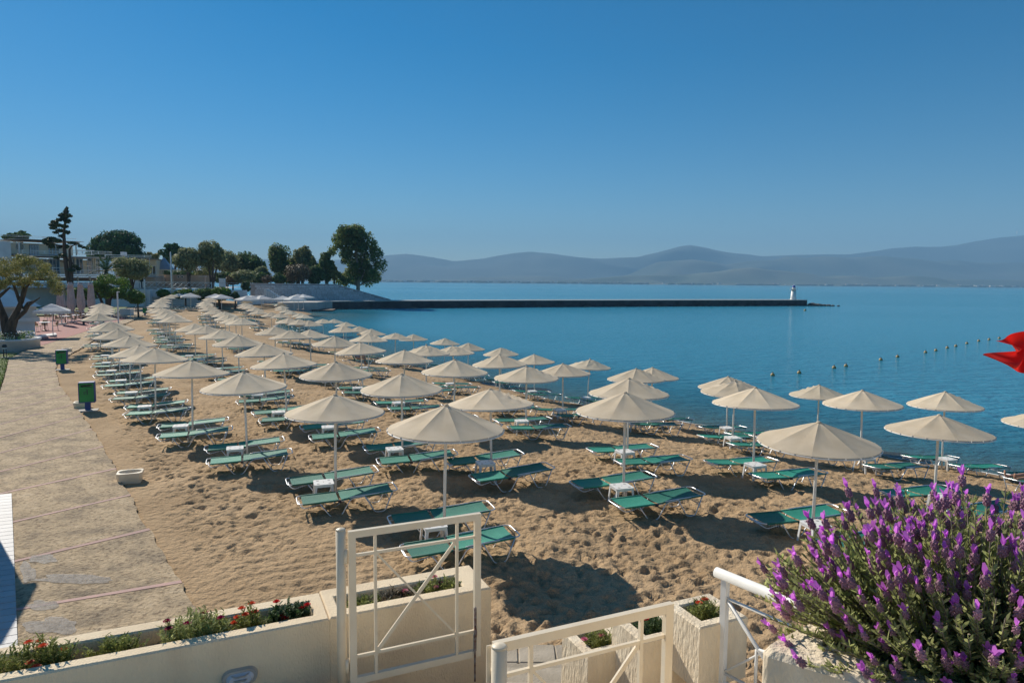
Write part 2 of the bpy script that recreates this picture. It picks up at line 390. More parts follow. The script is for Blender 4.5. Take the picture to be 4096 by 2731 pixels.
# churned sand: lumps and footprints; a raked strip runs beside the path
raked = np.exp(-((GX+3.1)/1.5)**2-((GY-10.9)/2.2)**2)
lump = 0.06*vnoise(GX, GY, 0.55, 1)-0.06*np.abs(vnoise(GX, GY, 0.30, 2))-0.055*np.abs(vnoise(GX, GY, 0.16, 3))+0.03+0.12*vnoise(GX, GY, 2.3, 4)
foot = np.zeros_like(GX)
nf = 26000
fy = RNG.random(nf)**1.6*32+6.3; fx = RNG.uniform(-1, 1, nf)*(3+fy*0.85)+0.5
fa = RNG.uniform(0, PI, nf)
for k in range(nf):
    cx, cy, a = fx[k], fy[k], fa[k]
    i0, i1 = np.searchsorted(xs, (cx-0.32, cx+0.32)); j0, j1 = np.searchsorted(ys, (cy-0.32, cy+0.32))
    if i1-i0 < 2 or j1-j0 < 2: continue
    X = GX[j0:j1, i0:i1]-cx; Y = GY[j0:j1, i0:i1]-cy
    u = (X*math.cos(a)+Y*math.sin(a))/0.125; v = (-X*math.sin(a)+Y*math.cos(a))/0.055
    r2 = u*u+v*v
    dp = 0.016+0.03*((k*7919) % 97)/97
    foot[j0:j1, i0:i1] += dp*(-np.exp(-r2*0.9)+0.35*np.exp(-(np.sqrt(r2)-1.5)**2*3.5))
foot = np.clip(foot, -0.075, 0.06)
ripple = 0.013*np.sin((GY-0.28*GX+0.25*np.sin(GX*0.9))*19+2*vnoise(GX, GY, 0.8, 9))
GZ = GZ+land*((lump+foot)*(1-0.85*raked)+ripple*raked)
GZ = GZ-np.where(DP < 0.0, 0.10, 0)*np.clip(-DP/0.12, 0, 1)*np.where(GY < 140, 1, 0)
beach = tag(grid_mesh('beach', xs, ys, GZ, M['sand']), kind='structure')
def sand_z(x, y):
    i = int(np.clip(np.searchsorted(xs, x), 1, len(xs)-1)); j = int(np.clip(np.searchsorted(ys, y), 1, len(ys)-1))
    return float(GZ[j, i])

# ------------------------------------------------------------------ sea
def sea_material():
    m = bpy.data.materials.new('sea_water'); m.use_nodes = True; nt = m.node_tree; n = nt.nodes; L = nt.links
    bs = n['Principled BSDF']; out = n['Material Output']
    bs.inputs['Base Color'].default_value = (0.05, 0.31, 0.45, 1); bs.inputs['Roughness'].default_value = 0.12
    bs.inputs['IOR'].default_value = 1.33
    geo = n.new('ShaderNodeNewGeometry')
    def noise(sc, det, rough=0.5):
        mp = n.new('ShaderNodeMapping'); mp.inputs['Scale'].default_value = sc; mp.inputs['Rotation'].default_value = (0, 0, R(-8))
        L.new(geo.outputs['Position'], mp.inputs[0])
        t = n.new('ShaderNodeTexNoise'); t.inputs['Scale'].default_value = 1; t.inputs['Detail'].default_value = det; t.inputs['Roughness'].default_value = rough
        L.new(mp.outputs[0], t.inputs['Vector']); return t.outputs['Fac']
    big = noise((0.004, 0.02, 1), 3)                      # calm lanes and ruffled patches
    mr = n.new('ShaderNodeMapRange'); mr.inputs['From Min'].default_value = 0.36; mr.inputs['From Max'].default_value = 0.62
    mr.inputs['To Min'].default_value = 0.22; mr.inputs['To Max'].default_value = 1.0; L.new(big, mr.inputs['Value'])
    b1 = n.new('ShaderNodeBump'); b1.inputs['Distance'].default_value = 0.55
    L.new(noise((0.55, 1.5, 1), 4, 0.6), b1.inputs['Height']); L.new(mr.outputs[0], b1.inputs['Strength'])
    b2 = n.new('ShaderNodeBump'); b2.inputs['Distance'].default_value = 0.11; b2.inputs['Strength'].default_value = 0.8
    L.new(noise((3.0, 7.0, 1), 4, 0.6), b2.inputs['Height']); L.new(b1.outputs[0], b2.inputs['Normal'])
    L.new(b2.outputs[0], bs.inputs['Normal'])
    # shallow water lets the sand show through
    at = n.new('ShaderNodeAttribute'); at.attribute_name = 'depth'
    dm = n.new('ShaderNodeMapRange'); dm.inputs['From Min'].default_value = 0.0; dm.inputs['From Max'].default_value = 1.3
    dm.inputs['To Min'].default_value = 0.35; dm.inputs['To Max'].default_value = 1.0; L.new(at.outputs['Fac'], dm.inputs['Value'])
    tr = n.new('ShaderNodeBsdfTransparent'); tr.inputs[0].default_value = (0.75, 0.88, 0.88, 1)
    mx = n.new('ShaderNodeMixShader'); L.new(dm.outputs[0], mx.inputs[0]); L.new(tr.outputs[0], mx.inputs[1]); L.new(bs.outputs[0], mx.inputs[2])
    L.new(mx.outputs[0], out.inputs[0])
    return m
M['sea'] = sea_material()
sxs = np.array(sorted(set(list(np.arange(-60, 60, 1.0))+[-v for v in spaced(61, 8800, 3, 1.25)]+spaced(60, 8800, 3, 1.25))))
sys_ = np.array(sorted(set([-250, -100, -40]+list(np.arange(-10, 150, 1.0))+spaced(150, 9600, 3, 1.2))))
SX, SY = np.meshgrid(sxs, sys_)
dep = np.clip(SEA_Z-ground_base(SX, SY), -0.5, 5)
sea = tag(grid_mesh('sea', sxs, sys_, np.full(SX.shape, SEA_Z), M['sea']), kind='structure')
a_ = sea.data.attributes.new('depth', 'FLOAT', 'POINT'); a_.data.foreach_set('value', dep.reshape(-1).astype(np.float32))
# foam line where the ripples break
M['foam'] = mat('foam', (0.75, 0.75, 0.73), 0.8)
fm = MB()
for k in range(240):
    s_ = k/240
    yy = 17+s_**1.4*80
    lo, hi = -60.0, 40.0
    for _ in range(30):
        mid = (lo+hi)/2
        if gz(mid, yy) > SEA_Z+0.01: lo = mid
        else: hi = mid
    if random.random() < 0.45: continue
    w = random.uniform(0.02, 0.06)*(1+yy/50); ln = random.uniform(0.15, 0.5)*(1+yy/40)
    fm.box((lo+random.uniform(0, 0.15), yy, SEA_Z+0.006), (w, ln, 0.006), rz=R(random.uniform(30, 50)))
tag(fm.build('foam', M['foam']), 'thin broken line of white foam along the waterline', 'foam', kind='stuff')

# ------------------------------------------------------------------ far hills
def hills(name, prof, Y, depth, col, col2, seed, under):
    """a ridge with its own distance, thickness and slopes"""
    m = mat(name+'_cover', col, 0.95, col2, 0.0022, 0.0, detail=6)
    pts = [at_y(x, y, Y) for x, y in prof]
    px = np.array([p.x for p in pts]); pz = np.array([p.z for p in pts])
    gx = np.linspace(px[0], px[-1], 420); gy = np.linspace(-1, 1, 34)
    X, T = np.meshgrid(gx, gy)
    top = np.interp(X, px, pz)
    prof_t = np.where(T < 0, (1+T)**1.25, (1-T)**1.1)
    ruf = sum(vnoise(X, T*depth, s, seed+i)*s*0.30 for i, s in enumerate((900, 420, 190)))
    Z = SEA_Z-under+(top-SEA_Z+under)*prof_t+ruf*np.clip(1-np.abs(T), 0, 1)*np.clip(np.abs(T)*4, 0.06, 1)*0.8
    Yg = Y+T*depth+vnoise(X, T*depth, 1500, seed+7)*depth*0.5
    o = grid_mesh(name, gx, gy, Z, m)
    co = np.stack([X, Yg, Z], -1).reshape(-1).astype(np.float32); o.data.vertices.foreach_set('co', co); o.data.update()
    return tag(o, kind='structure')
D = 1.7415
back = [(-900, 575), (-400, 590), (0, 600), (300, 598), (590, 593), (700, 600), (860, 583), (925, 578), (985, 586), (1040, 597), (1110, 590), (1180, 578), (1215, 575), (1260, 580), (1330, 590), (1370, 594), (1450, 594), (1500, 583), (1545, 570), (1562, 567), (1600, 572), (1640, 578), (1700, 583), (1735, 588), (1790, 585), (1840, 583), (1880, 581), (1950, 580), (2030, 572), (2060, 566), (2110, 561), (2165, 564), (2200, 561), (2240, 551), (2290, 542), (2352, 537), (2500, 545), (2800, 560), (3200, 575)]
hills('hills', [(x*D, y*D) for x, y in back], 7900, 1500, (0.025, 0.045, 0.04), (0.05, 0.065, 0.05), 21, 5)
mid = [(-2500, 1110), (-600, 1100), (1500, 1118), (2300, 1112), (2500, 1095), (2615, 1046), (2740, 1039), (2880, 1058), (2990, 1042), (3110, 1039), (3205, 1022), (3260, 1030), (3328, 1022), (3400, 1032), (3550, 1022), (3670, 1030), (3755, 1046), (3823, 1034), (3910, 1046), (4096, 1044), (4500, 1050), (5500, 1060)]
hills('foothills', mid, 6300, 900, (0.03, 0.055, 0.04), (0.085, 0.095, 0.065), 41, 4)
low = [(-2500, 1118), (800, 1120), (1500, 1121), (2300, 1117), (2500, 1101), (2640, 1097), (2740, 1097), (2820, 1090), (2910, 1093), (2975, 1090), (3060, 1104), (3250, 1112), (3500, 1115), (3700, 1114), (4096, 1116), (5500, 1120)]
hills('far_shore', low, 5000, 420, (0.05, 0.08, 0.04), (0.17, 0.165, 0.11), 61, 3)
vm = MB(); vm2 = MB()
for k in range(420):
    x = random.uniform(-900, 4200); y = 4560+random.random()**1.5*350
    w = random.uniform(8, 22); h = random.uniform(5, 9)
    if random.random() < 0.4: vm.box((x, y, 3+h/2+(y-4560)*0.02), (w, w*0.7, h))
    else: vm2.sphere((x, y, 3+(y-4560)*0.02), (w*2.2, w, h*0.9), 6, 4)
tag(vm.build('village', mat('far_house', (0.62, 0.54, 0.46), 0.8, island=0.2)), 'pale houses scattered along the far shore below the hills', 'village', kind='stuff')
tag(vm2.build('shore_trees', mat('far_tree', (0.04, 0.06, 0.03), 0.9, island=0.3)), 'dark clumps of trees along the far shore', 'trees', kind='stuff')
mm = MB(); q = at_y(4068, 930, 7900); mm.box((q.x, q.y, q.z-2), (7, 7, 34)); mm.box((q.x, q.y, q.z+16), (3, 3, 20))
tag(mm.build('transmission_mast', M['white_paint']), 'tiny mast on top of the highest hill', 'mast')

# ------------------------------------------------------------------ haze
hz = bpy.data.meshes.new('haze'); hb = MB().box((0, 4650, 330), (18200, 10900, 680)); hz = hb.mesh('haze', [])
hm = bpy.data.materials.new('haze'); hm.use_nodes = True; hn = hm.node_tree; hn.nodes.clear()
pv = hn.nodes.new('ShaderNodeVolumePrincipled'); pv.inputs['Color'].default_value = (0.34, 0.66, 1.0, 1); pv.inputs['Density'].default_value = 0.00016
pv.inputs['Anisotropy'].default_value = 0.0
ho = hn.nodes.new('ShaderNodeOutputMaterial'); hn.links.new(pv.outputs[0], ho.inputs['Volume'])
hz.materials.append(hm); hzo = bpy.data.objects.new('haze', hz); C.objects.link(hzo)
tag(hzo, 'pale blue haze over the bay', 'haze', kind='stuff')
# ------------------------------------------------------------------ path of concrete slabs with pink tile strips
def polypt(poly, t):
    i = int(min(max(math.floor(t), 0), len(poly)-2)); f = t-i
    return poly[i]*(1-f)+poly[i+1]*f
def path_mat():
    m = bpy.data.materials.new('path_concrete'); m.use_nodes = True; nt = m.node_tree; n = nt.nodes; L = nt.links
    bs = n['Principled BSDF']; bs.inputs['Roughness'].default_value = 0.9; bs.inputs['Specular IOR Level'].default_value = 0.25
    geo = n.new('ShaderNodeNewGeometry'); pos = geo.outputs['Position']
    def noise(s, det=6):
        t = n.new('ShaderNodeTexNoise'); t.inputs['Scale'].default_value = s; t.inputs['Detail'].default_value = det; t.inputs['Roughness'].default_value = 0.65
        L.new(pos, t.inputs['Vector']); return t.outputs['Fac']
    rp = n.new('ShaderNodeValToRGB'); e = rp.color_ramp.elements
    e[0].position = 0.30; e[0].color = (0.24, 0.19, 0.135, 1); e[1].position = 0.56; e[1].color = (0.54, 0.41, 0.26, 1)
    k = e.new(0.75); k.color = (0.60, 0.48, 0.33, 1)
    L.new(noise(1.7, 8), rp.inputs[0])
    rg = n.new('ShaderNodeValToRGB'); g = rg.color_ramp.elements
    g[0].position = 0.38; g[0].color = (0.45, 0.43, 0.42, 1); g[1].position = 0.50; g[1].color = (1, 1, 1, 1)
    L.new(noise(14, 6), rg.inputs[0])
    mu = n.new('ShaderNodeMix'); mu.data_type = 'RGBA'; mu.blend_type = 'MULTIPLY'; mu.inputs[0].default_value = 0.85
    L.new(rp.outputs[0], mu.inputs[6]); L.new(rg.outputs[0], mu.inputs[7]); L.new(mu.outputs[2], bs.inputs['Base Color'])
    b = n.new('ShaderNodeBump'); b.inputs['Strength'].default_value = 0.9; b.inputs['Distance'].default_value = 0.05
    L.new(noise(16, 7), b.inputs['Height']); L.new(b.outputs[0], bs.inputs['Normal'])
    return m
M['path'] = path_mat()
ts = [0.0]; acc = 0.0; prev = (polypt(PATH_R, 0)+polypt(PATH_L, 0))/2; t = 0.0
while t < 13:
    t = min(t+0.02, 13); c = (polypt(PATH_R, t)+polypt(PATH_L, t))/2
    acc += math.hypot(*(c-prev)); prev = c
    if acc >= 2.3: ts.append(t); acc = 0
ts.append(13.0)
b0 = MB()
for i in range(len(ts)-1):
    a, b, c, d = polypt(PATH_L, ts[i]), polypt(PATH_R, ts[i]), polypt(PATH_R, ts[i+1]), polypt(PATH_L, ts[i+1])
    b0.add([(a[0], a[1], 0.015), (b[0]-0.05, b[1], 0.015), (c[0]-0.05, c[1], 0.015), (d[0], d[1], 0.015)], [(0, 1, 2, 3)])
path = tag(b0.build('path', M['path']), kind='structure')
for i in range(len(ts)-1):
    gap = 0.05/2.3*(ts[i+1]-ts[i])
    t0, t1 = ts[i]+gap, ts[i+1]-gap
    n = 9; vs = []; fs = []
    rows = []
    for j in range(n+1):
        tt = t0+(t1-t0)*j/n; l = polypt(PATH_L, tt); r = polypt(PATH_R, tt)
        jag = random.uniform(-0.05, 0.03)
        jl = random.uniform(-0.03, 0.03)
        rows.append([(l[0]+jl, l[1]), (r[0]+jag, r[1]+jag*0.4)])
    for z in (0.0, 0.052):
        for rw in rows: vs += [(rw[0][0], rw[0][1], z), (rw[1][0], rw[1][1], z)]
    o = 2*(n+1)
    for j in range(n):
        fs.append((o+2*j, o+2*j+1, o+2*j+3, o+2*j+2)); fs.append((2*j+1, 2*j+3, o+2*j+3, o+2*j+1)); fs.append((2*j+2, 2*j, o+2*j, o+2*j+2))
    fs += [(0, 1, o+1, o), (2*n+1, 2*n, o+2*n, o+2*n+1)]
    MB().add(vs, fs).build('slab', M['path'], path)
    if i:
        t0, t1 = ts[i]-gap*0.9, ts[i]+gap*0.9
        a, b, c, d = polypt(PATH_L, t0), polypt(PATH_R, t0), polypt(PATH_R, t1), polypt(PATH_L, t1)
        MB().prism([tuple(a), tuple(b), tuple(c), tuple(d)], 0.005, 0.058).build('tile_strip', M['pink_tile'], path)
# wet patches on the slabs beside the deck
M['puddle'] = mat('puddle', (0.13, 0.12, 0.115), 0.55, (0.28, 0.26, 0.245), 14, 0.3, 40, ramp=(0.4, 0.6), spec=0.15)
_n = M['puddle'].node_tree; _t = _n.nodes.new('ShaderNodeBsdfTransparent'); _m = _n.nodes.new('ShaderNodeMixShader'); _m.inputs[0].default_value = 0.55
_n.links.new(_t.outputs[0], _m.inputs[1]); _n.links.new(_n.nodes['Principled BSDF'].outputs[0], _m.inputs[2]); _n.links.new(_m.outputs[0], _n.nodes['Material Output'].inputs[0])
pd = tag(bpy.data.objects.new('puddles', None), kind='structure'); C.objects.link(pd)
for (sx, sy, rx, ry, seed) in ((170, 2235, 60, 16, 1), (300, 2315, 170, 17, 2), (170, 2418, 55, 22, 3), (215, 2500, 105, 36, 4), (110, 2290, 30, 45, 5)):
    pts = []
    for k in range(26):
        a = 2*PI*k/26; rr = 1+0.55*mnoise.noise(Vector((math.cos(a)*1.7, math.sin(a)*1.7, seed*3.1)))
        p = at_z(sx+rx*rr*math.cos(a), sy+ry*rr*math.sin(a), 0.060); pts.append((p.x, p.y, 0.060))
    MB().add(pts, [tuple(reversed(range(26)))]).build('wet_patch', M['puddle'], pd)
# white plank deck left of the path, and an unseen hut added on the left to cast the shadow on it
U19 = Vector((math.cos(R(24)), math.sin(R(24)), 0)); V19 = Vector((-math.sin(R(24)), math.cos(R(24)), 0))
deck = thing('plank_deck', 'white plank deck beside the near end of the concrete path', 'deck', (-8.4, 11.0, 0.02))
e0, e1 = Vector((-10.52, 14.05, 0)), Vector((-5.2, 6.9, 0))
nb = 40
for k in range(nb):
    a = e0.lerp(e1, k/nb); b = e0.lerp(e1, (k+0.93)/nb)
    w = 3.0
    MB().prism([tuple((a-U19*w).xy), tuple((b-U19*w).xy), tuple(b.xy), tuple(a.xy)], 0.0, 0.085).build('board', M['deck_board'], deck)
hut = thing('shadow_caster_hut', 'unseen white hut added to cast the shadow on the plank deck', 'hut', (-11.4, 12.5, 0.0))
hm_ = Matrix.Translation((-11.2, 11.9, 0)) @ Matrix.Rotation(R(24), 4, 'Z')
MB().box((0, 0, 0), (2.4, 1.6, 3.2), M=hm_ @ Matrix.Translation((0, 0, 1.61))).build('wall', M['wall_white'], hut)
MB().box((0, 0, 0), (2.6, 1.9, 0.12), M=hm_ @ Matrix.Translation((0, 0, 3.28))).build('roof', M['wall_white'], hut)
MB().box((0, 0, 0), (0.8, 0.05, 2.0), M=hm_ @ Matrix.Translation((0.2, -0.83, 1.05))).build('door', M['frame_blue'], hut)
# lawn left of the path
lw = MB()
L1 = [polypt(PATH_L, v) for v in np.linspace(5.2, 9.3, 16)]
lw.add([(p[0]-0.05, p[1], 0.035) for p in L1]+[(p[0]-26, p[1]-6, 0.06) for p in L1], [(i, i+1, 17+i, 16+i) for i in range(15)])
lawn = tag(lw.build('lawn', M['grass']), kind='structure')
lw = MB(); lw.add([(-78, 84, 0.08), (-49.5, 84, 0.05), (-63, 112, 0.05), (-85, 112, 0.08)], [(0, 1, 2, 3)])
tag(lw.build('lawn', M['grass']), kind='structure')
gb = MB()
for k in range(9000):
    tt = random.uniform(5.2, 9.3); p = polypt(PATH_L, tt); d = random.random()**1.5*9+0.05
    x, y = p[0]-d, p[1]-d*0.23; a = random.uniform(0, PI); w = 0.02; h = random.uniform(0.05, 0.12)
    dx, dy = math.cos(a)*w, math.sin(a)*w
    gb.add([(x-dx, y-dy, 0.03), (x+dx, y+dy, 0.03), (x+random.uniform(-.04, .04), y+random.uniform(-.04, .04), 0.03+h)], [(0, 1, 2)])
tag(gb.build('grass', leafmat('grass_blade', (0.06, 0.12, 0.02), (0.13, 0.18, 0.03))), 'short grass on the lawn left of the path', 'grass', kind='stuff')
# red cafe terrace and its pale kerb
rt = MB(); pts = [at_z(*q_, 0.07) for q_ in ((100, 1385), (170, 1380), (420, 1300), (520, 1270), (330, 1250), (60, 1280), (-60, 1330))]
rt.add([(p.x, p.y, 0.062) for p in pts], [tuple(range(7))])
tag(rt.build('cafe_terrace', M['red_floor']), kind='structure')

# ------------------------------------------------------------------ near terrace: floor, steps, planters
YAW = R(24.3)
u_ = Vector((math.cos(YAW), math.sin(YAW), 0)); v_ = Vector((-math.sin(YAW), math.cos(YAW), 0))
def uv(o, a, b, z=0.0): return Vector((o[0], o[1], 0))+u_*a+v_*b+Vector((0, 0, z))
tf = MB()
tf.prism([(-9, -2), (9, -2), (9, 6.6), (1.2, 4.55), (-0.2, 4.25), (-1.3, 4.55), (-9, 1.3)], 1.2, 1.70)
terrace = tag(tf.build('terrace_floor', mat('terrace_stone', (0.68, 0.60, 0.48), 0.85, (0.58, 0.50, 0.40), 3, 0.3, 30)), kind='structure')
tw = MB(); tw.prism([(-9, -2), (9, -2), (9, 6.58), (1.2, 4.53), (-0.2, 4.23), (-1.3, 4.53), (-9, 1.28)], -0.3, 1.197)
tag(tw.build('retaining_wall', M['stucco']), 'cream rendered wall below the near terrace floor', 'wall')
st = thing('stair', 'flight of pale stone steps leading down from the gate to the sand', 'stairs', (0.45, 6.0, 0))
for k in range(9):
    y0 = 4.25+k*0.37; z1 = 1.70-(k+1)*0.17
    MB().box((0.38, y0+0.2, z1-0.2), (1.0, 0.42, 0.4)).build('step', M['paver'], st)
pv_ = thing('landing_slabs', 'pale stone paving slabs at the foot of the stairs', 'paving', (0.3, 8.0, 0))
for i in range(3):
    for j in range(2):
        MB().bbox((-0.12+i*0.46, 7.62+j*0.42, 0.0), (0.452, 0.412, 0.13), 0.012, rz=R(random.uniform(-2, 2))).build('paving_slab', M['paver'], pv_)

def frame_ring(mb, o, a0, a1, b0, b1, ia0, ia1, ib0, ib1, z0, z1, zs, mi=0):
    """rectangular trough in the (u, v) frame: outer box minus an inner pit"""
    def P(a, b, z): return uv(o, a, b, z)
    O = [(a0, b0), (a1, b0), (a1, b1), (a0, b1)]; I = [(ia0, ib0), (ia1, ib0), (ia1, ib1), (ia0, ib1)]
    be = 0.012
    O2 = [(a0+be, b0+be), (a1-be, b0+be), (a1-be, b1-be), (a0+be, b1-be)]
    I2 = [(ia0-be, ib0-be), (ia1+be, ib0-be), (ia1+be, ib1+be), (ia0-be, ib1+be)]
    vs = [P(a, b, z0) for a, b in O]+[P(a, b, z1-be) for a, b in O]+[P(a, b, z1) for a, b in O2]+[P(a, b, z1) for a, b in I2]+[P(a, b, z1-be) for a, b in I]+[P(a, b, zs-0.15) for a, b in I]
    fs = [(3, 2, 1, 0)]
    for k in range(5):
        for i in range(4): j = (i+1) % 4; fs.append((4*k+i, 4*k+j, 4*k+4+j, 4*k+4+i))
    fs.append((20, 21, 22, 23))
    mb.add(vs, fs, mi)
PT = 2.10
ORG = (-0.155, 5.424)          # front right top corner of the long planter
pl = thing('trough_planter', 'long cream rendered trough planter with two soil pits behind the gate', 'planter', (-1.6, 4.9, 1.2))
mb = MB()
frame_ring(mb, ORG, -1.3, 0.0, 0.0, 0.50, -1.21, -0.20, 0.12, 0.34, 0.2, PT, PT-0.14)
mb.build('planter_box', M['stucco'], pl)
mb = MB(); frame_ring(mb, ORG, -5.2, -1.302, 0.0, 0.475, -5.0, -1.40, 0.11, 0.345, 0.2, PT-0.004, PT-0.14)
mb.build('planter_box', M['stucco'], pl)
def soil(a0, a1, b0, b1, z, par, o):
    mb = MB(); n = 24; m = 6; vs = []; fs = []
    for i in range(n+1):
        for j in range(m+1):
            p = uv(o, a0+(a1-a0)*i/n, b0+(b1-b0)*j/m, z); p.z += 0.03*mnoise.noise(p*9); vs.append(p)
    for i in range(n):
        for j in range(m): k = i*(m+1)+j; fs.append((k, k+m+1, k+m+2, k+1))
    mb.add(vs, fs, 0, True); return mb.build('soil', M['soil'], par)
soil(-1.21, -0.20, 0.12, 0.34, PT-0.12, pl, ORG); soil(-5.0, -1.40, 0.11, 0.345, PT-0.12, pl, ORG)
# square planters stepping down beside the stairs
sq = []
for k, (dx, dy, dz, nm) in enumerate(((0, 0, 0, 'topmost of three square cream planters beside the stairs, with orange flowers'), (-0.36, 0.20, -0.22, 'middle one of three square cream planters beside the stairs, with small red buds'), (-0.74, 0.43, -0.46, 'lowest of three square cream planters beside the stairs, with pink flowers'))):
    o = (1.352+dx, 4.652+dy)
    z1 = 2.17+dz
    t_ = thing('square_planter', nm, 'planter', (o[0]+0.2, o[1]+0.2, 0.2), 'square planters beside the stairs')
    mb = MB(); frame_ring(mb, o, 0, 0.44, 0, 0.42, 0.09, 0.35, 0.09, 0.33, (1.70 if k == 0 else 0.2), z1, z1-0.10); mb.build('planter_box', M['rough_stucco'], t_)
    soil(0.09, 0.35, 0.09, 0.33, z1-0.09, t_, o); sq.append((o, z1))

# ------------------------------------------------------------------ gates
def gate(gl, wid, zt, zb, label, latch):
    """gl: hinge-side corner (x, y); leaf runs along u_"""
    t_ = thing('metal_gate', label, 'gate', (gl[0], gl[1], zb), 'gate leaves at the stairs')
    def bar(name, p, q, w, d, par=t_):
        p, q = Vector(p), Vector(q); mid = (p+q)/2; ln = (q-p).length
        z = (q-p).normalized(); y = v_; x = y.cross(z).normalized()
        Mx = Matrix(((x.x, y.x, z.x, mid.x), (x.y, y.y, z.y, mid.y), (x.z, y.z, z.z, mid.z), (0, 0, 0, 1)))
        o = MB().box((0, 0, 0), (w, d, ln), M=Mx).build(name, M['gate_paint'], par)
        return o
    f = 0.05
    def G(a, z): return uv(gl, a, 0, z)
    bar('stile', G(f/2, zb), G(f/2, zt), f, 0.035); bar('stile', G(wid-f/2, zb), G(wid-f/2, zt), f, 0.035)
    bar('rail', G(f, zt-f/2), G(wid-f, zt-f/2), f, 0.034); bar('rail', G(f, zb+f/2), G(wid-f, zb+f/2), f, 0.034)
    a1, a2 = wid*0.19, wid*0.81; z1, z2 = zb+(zt-zb)*0.18, zb+(zt-zb)*0.84
    for z in (z1, z2): bar('cross_bar', G(f, z), G(wid-f, z), 0.02, 0.018)
    for a in (a1, a2): bar('upright_bar', G(a, zb+f), G(a, zt-f), 0.02, 0.022)
    bar('diagonal_bar', G(a1, z1), G(a2, z2), 0.026, 0.012); bar('diagonal_bar', G(a1, z2), G(a2, z1), 0.014, 0.006)
    for z in (zb+(zt-zb)*0.13, zt-(zt-zb)*0.16):
        h = G(-0.018, z); MB().tube([h-Vector((0, 0, 0.05)), h+Vector((0, 0, 0.05))], 0.016, 8).build('hinge', M['gate_paint'], t_)
    if latch:
        p = uv(gl, wid-0.05, -0.026, zb+0.06)
        MB().box(p+Vector((0, 0, 0.17)), (0.018, 0.016, 0.34), rz=YAW).box(p+Vector((0, 0, -0.12)), (0.011, 0.011, 0.26), rz=YAW).tube([p+Vector((0, 0, 0.20)), p+Vector((0.01, -0.03, 0.16)), p+Vector((0.005, -0.02, 0.10))], 0.008, 6).build('bolt', M['rust'], t_)
    return t_
g1 = at_z(1392, 2124, 2.85); g2 = at_z(1973, 2569, 2.85)
gate((g1.x, g1.y), 1.0, 2.85, 1.72, 'open cream metal gate leaf with diagonal bars in front of the trough planter', True)
gate((g2.x, g2.y), 1.07, 2.85, 1.72, 'open cream metal gate leaf in front of the square planters', False)
for (px_, py_, rr, lb) in ((1362, 2118, 0.034, 'round cream gate post beside the trough planter'), (1997, 2585, 0.038, 'round cream gate post in front of the stairs')):
    p = at_z(px_, py_, 2.86)
    t_ = thing('gate_post', lb, 'post', (p.x, p.y, 1.7))
    MB().lathe([(rr, 1.70), (rr, 2.86)], (p.x, p.y, 0), 20).build('pole', M['gate_paint'], t_)
    MB().lathe([(rr+0.002, 2.861), (rr*0.8, 2.868), (0.001, 2.875)], (p.x, p.y, 0), 20).build('cap', M['gate_paint'], t_)
    if rr > 0.036: MB().box((p.x-0.052, p.y+0.03, 2.3), (0.022, 0.006, 1.1), rz=YAW).build('plate', M['gate_paint'], t_)
# ------------------------------------------------------------------ handrail to the right
hr = thing('handrail', 'white tubular handrail with thin diagonal bars beside the lavender planter', 'railing', (1.54, 4.78, 1.7))
ha = at_z(2888, 2296, 2.52); hb_ = at_z(3230, 2435, 2.52); dv = (hb_-ha).normalized(); hb_ = ha+dv*2.3
MB().tube([ha-dv*0.05, hb_], 0.037, 18).build('top_tube', M['white_paint'], hr)
for dd in (0.03, 1.25):
    b = ha+dv*dd
    MB().box((b.x, b.y, 2.10), (0.045, 0.045, 0.80), rz=math.atan2(dv.y, dv.x)).build('post', M['white_paint'], hr)
    MB().box((b.x, b.y, 1.709), (0.11, 0.09, 0.016), rz=math.atan2(dv.y, dv.x)).build('foot_plate', M['white_paint'], hr)
def hbar(d0, z0, d1, z1, r=0.011):
    a = ha+dv*d0; b = ha+dv*d1
    MB().tube([(a.x, a.y, z0), (b.x, b.y, z1)], r, 6).build('bar', M['white_paint'], hr)
hbar(0.05, 2.36, 1.24, 2.36); hbar(0.05, 1.80, 1.24, 1.80); hbar(0.30, 2.10, 1.24, 2.10); hbar(0.05, 2.35, 0.62, 1.80, 0.014); hbar(0.30, 2.09, 0.30, 1.81)
hbar(0.05, 1.81, 0.62, 2.35, 0.009); hbar(1.27, 2.36, 2.3, 2.36); hbar(1.27, 1.8, 2.3, 1.8)

# ------------------------------------------------------------------ lavender planter
LP = [Vector((0.789, 2.079)), Vector((0.789, 2.079))+Vector((0.806, 0.592))*1.9, Vector((0.789, 2.079))+Vector((0.806, 0.592))*1.9+Vector((0.83, -0.557))*1.5, Vector((0.789, 2.079))+Vector((0.83, -0.557))*1.5]
lpl = thing('lavender_planter', 'big rough white planter holding the lavender bush', 'planter', (1.6, 2.3, 1.7))
cen = sum(LP, Vector((0, 0)))/4
def inset(p, d): q = p-cen; return cen+q*(1-d/q.length)
def rounded(P, r, n=5):
    out = []
    for i in range(4):
        a, b, c = P[i-1], P[i], P[(i+1) % 4]
        p0 = b+(a-b).normalized()*r; p1 = b+(c-b).normalized()*r
        for k in range(n+1):
            t2 = k/n; out.append((p0*(1-t2)+b*t2)*(1-t2)+(b*(1-t2)+p1*t2)*t2)
    return out
O0 = rounded(LP, 0.05); O1 = rounded([inset(p, 0.02) for p in LP], 0.05); I0 = rounded([inset(p, 0.20) for p in LP], 0.04)
nn = len(O0); vs = []
for P_, z in ((O0, 1.70), (O0, 3.43), (O1, 3.45), (I0, 3.45), (I0, 3.32)): vs += [(p.x, p.y, z) for p in P_]
fs = []
for k in range(4):
    for i in range(nn): j = (i+1) % nn; fs.append((k*nn+j, k*nn+i, (k+1)*nn+i, (k+1)*nn+j))
MB().add(vs, fs).build('planter_box', M['rough_stucco'], lpl)
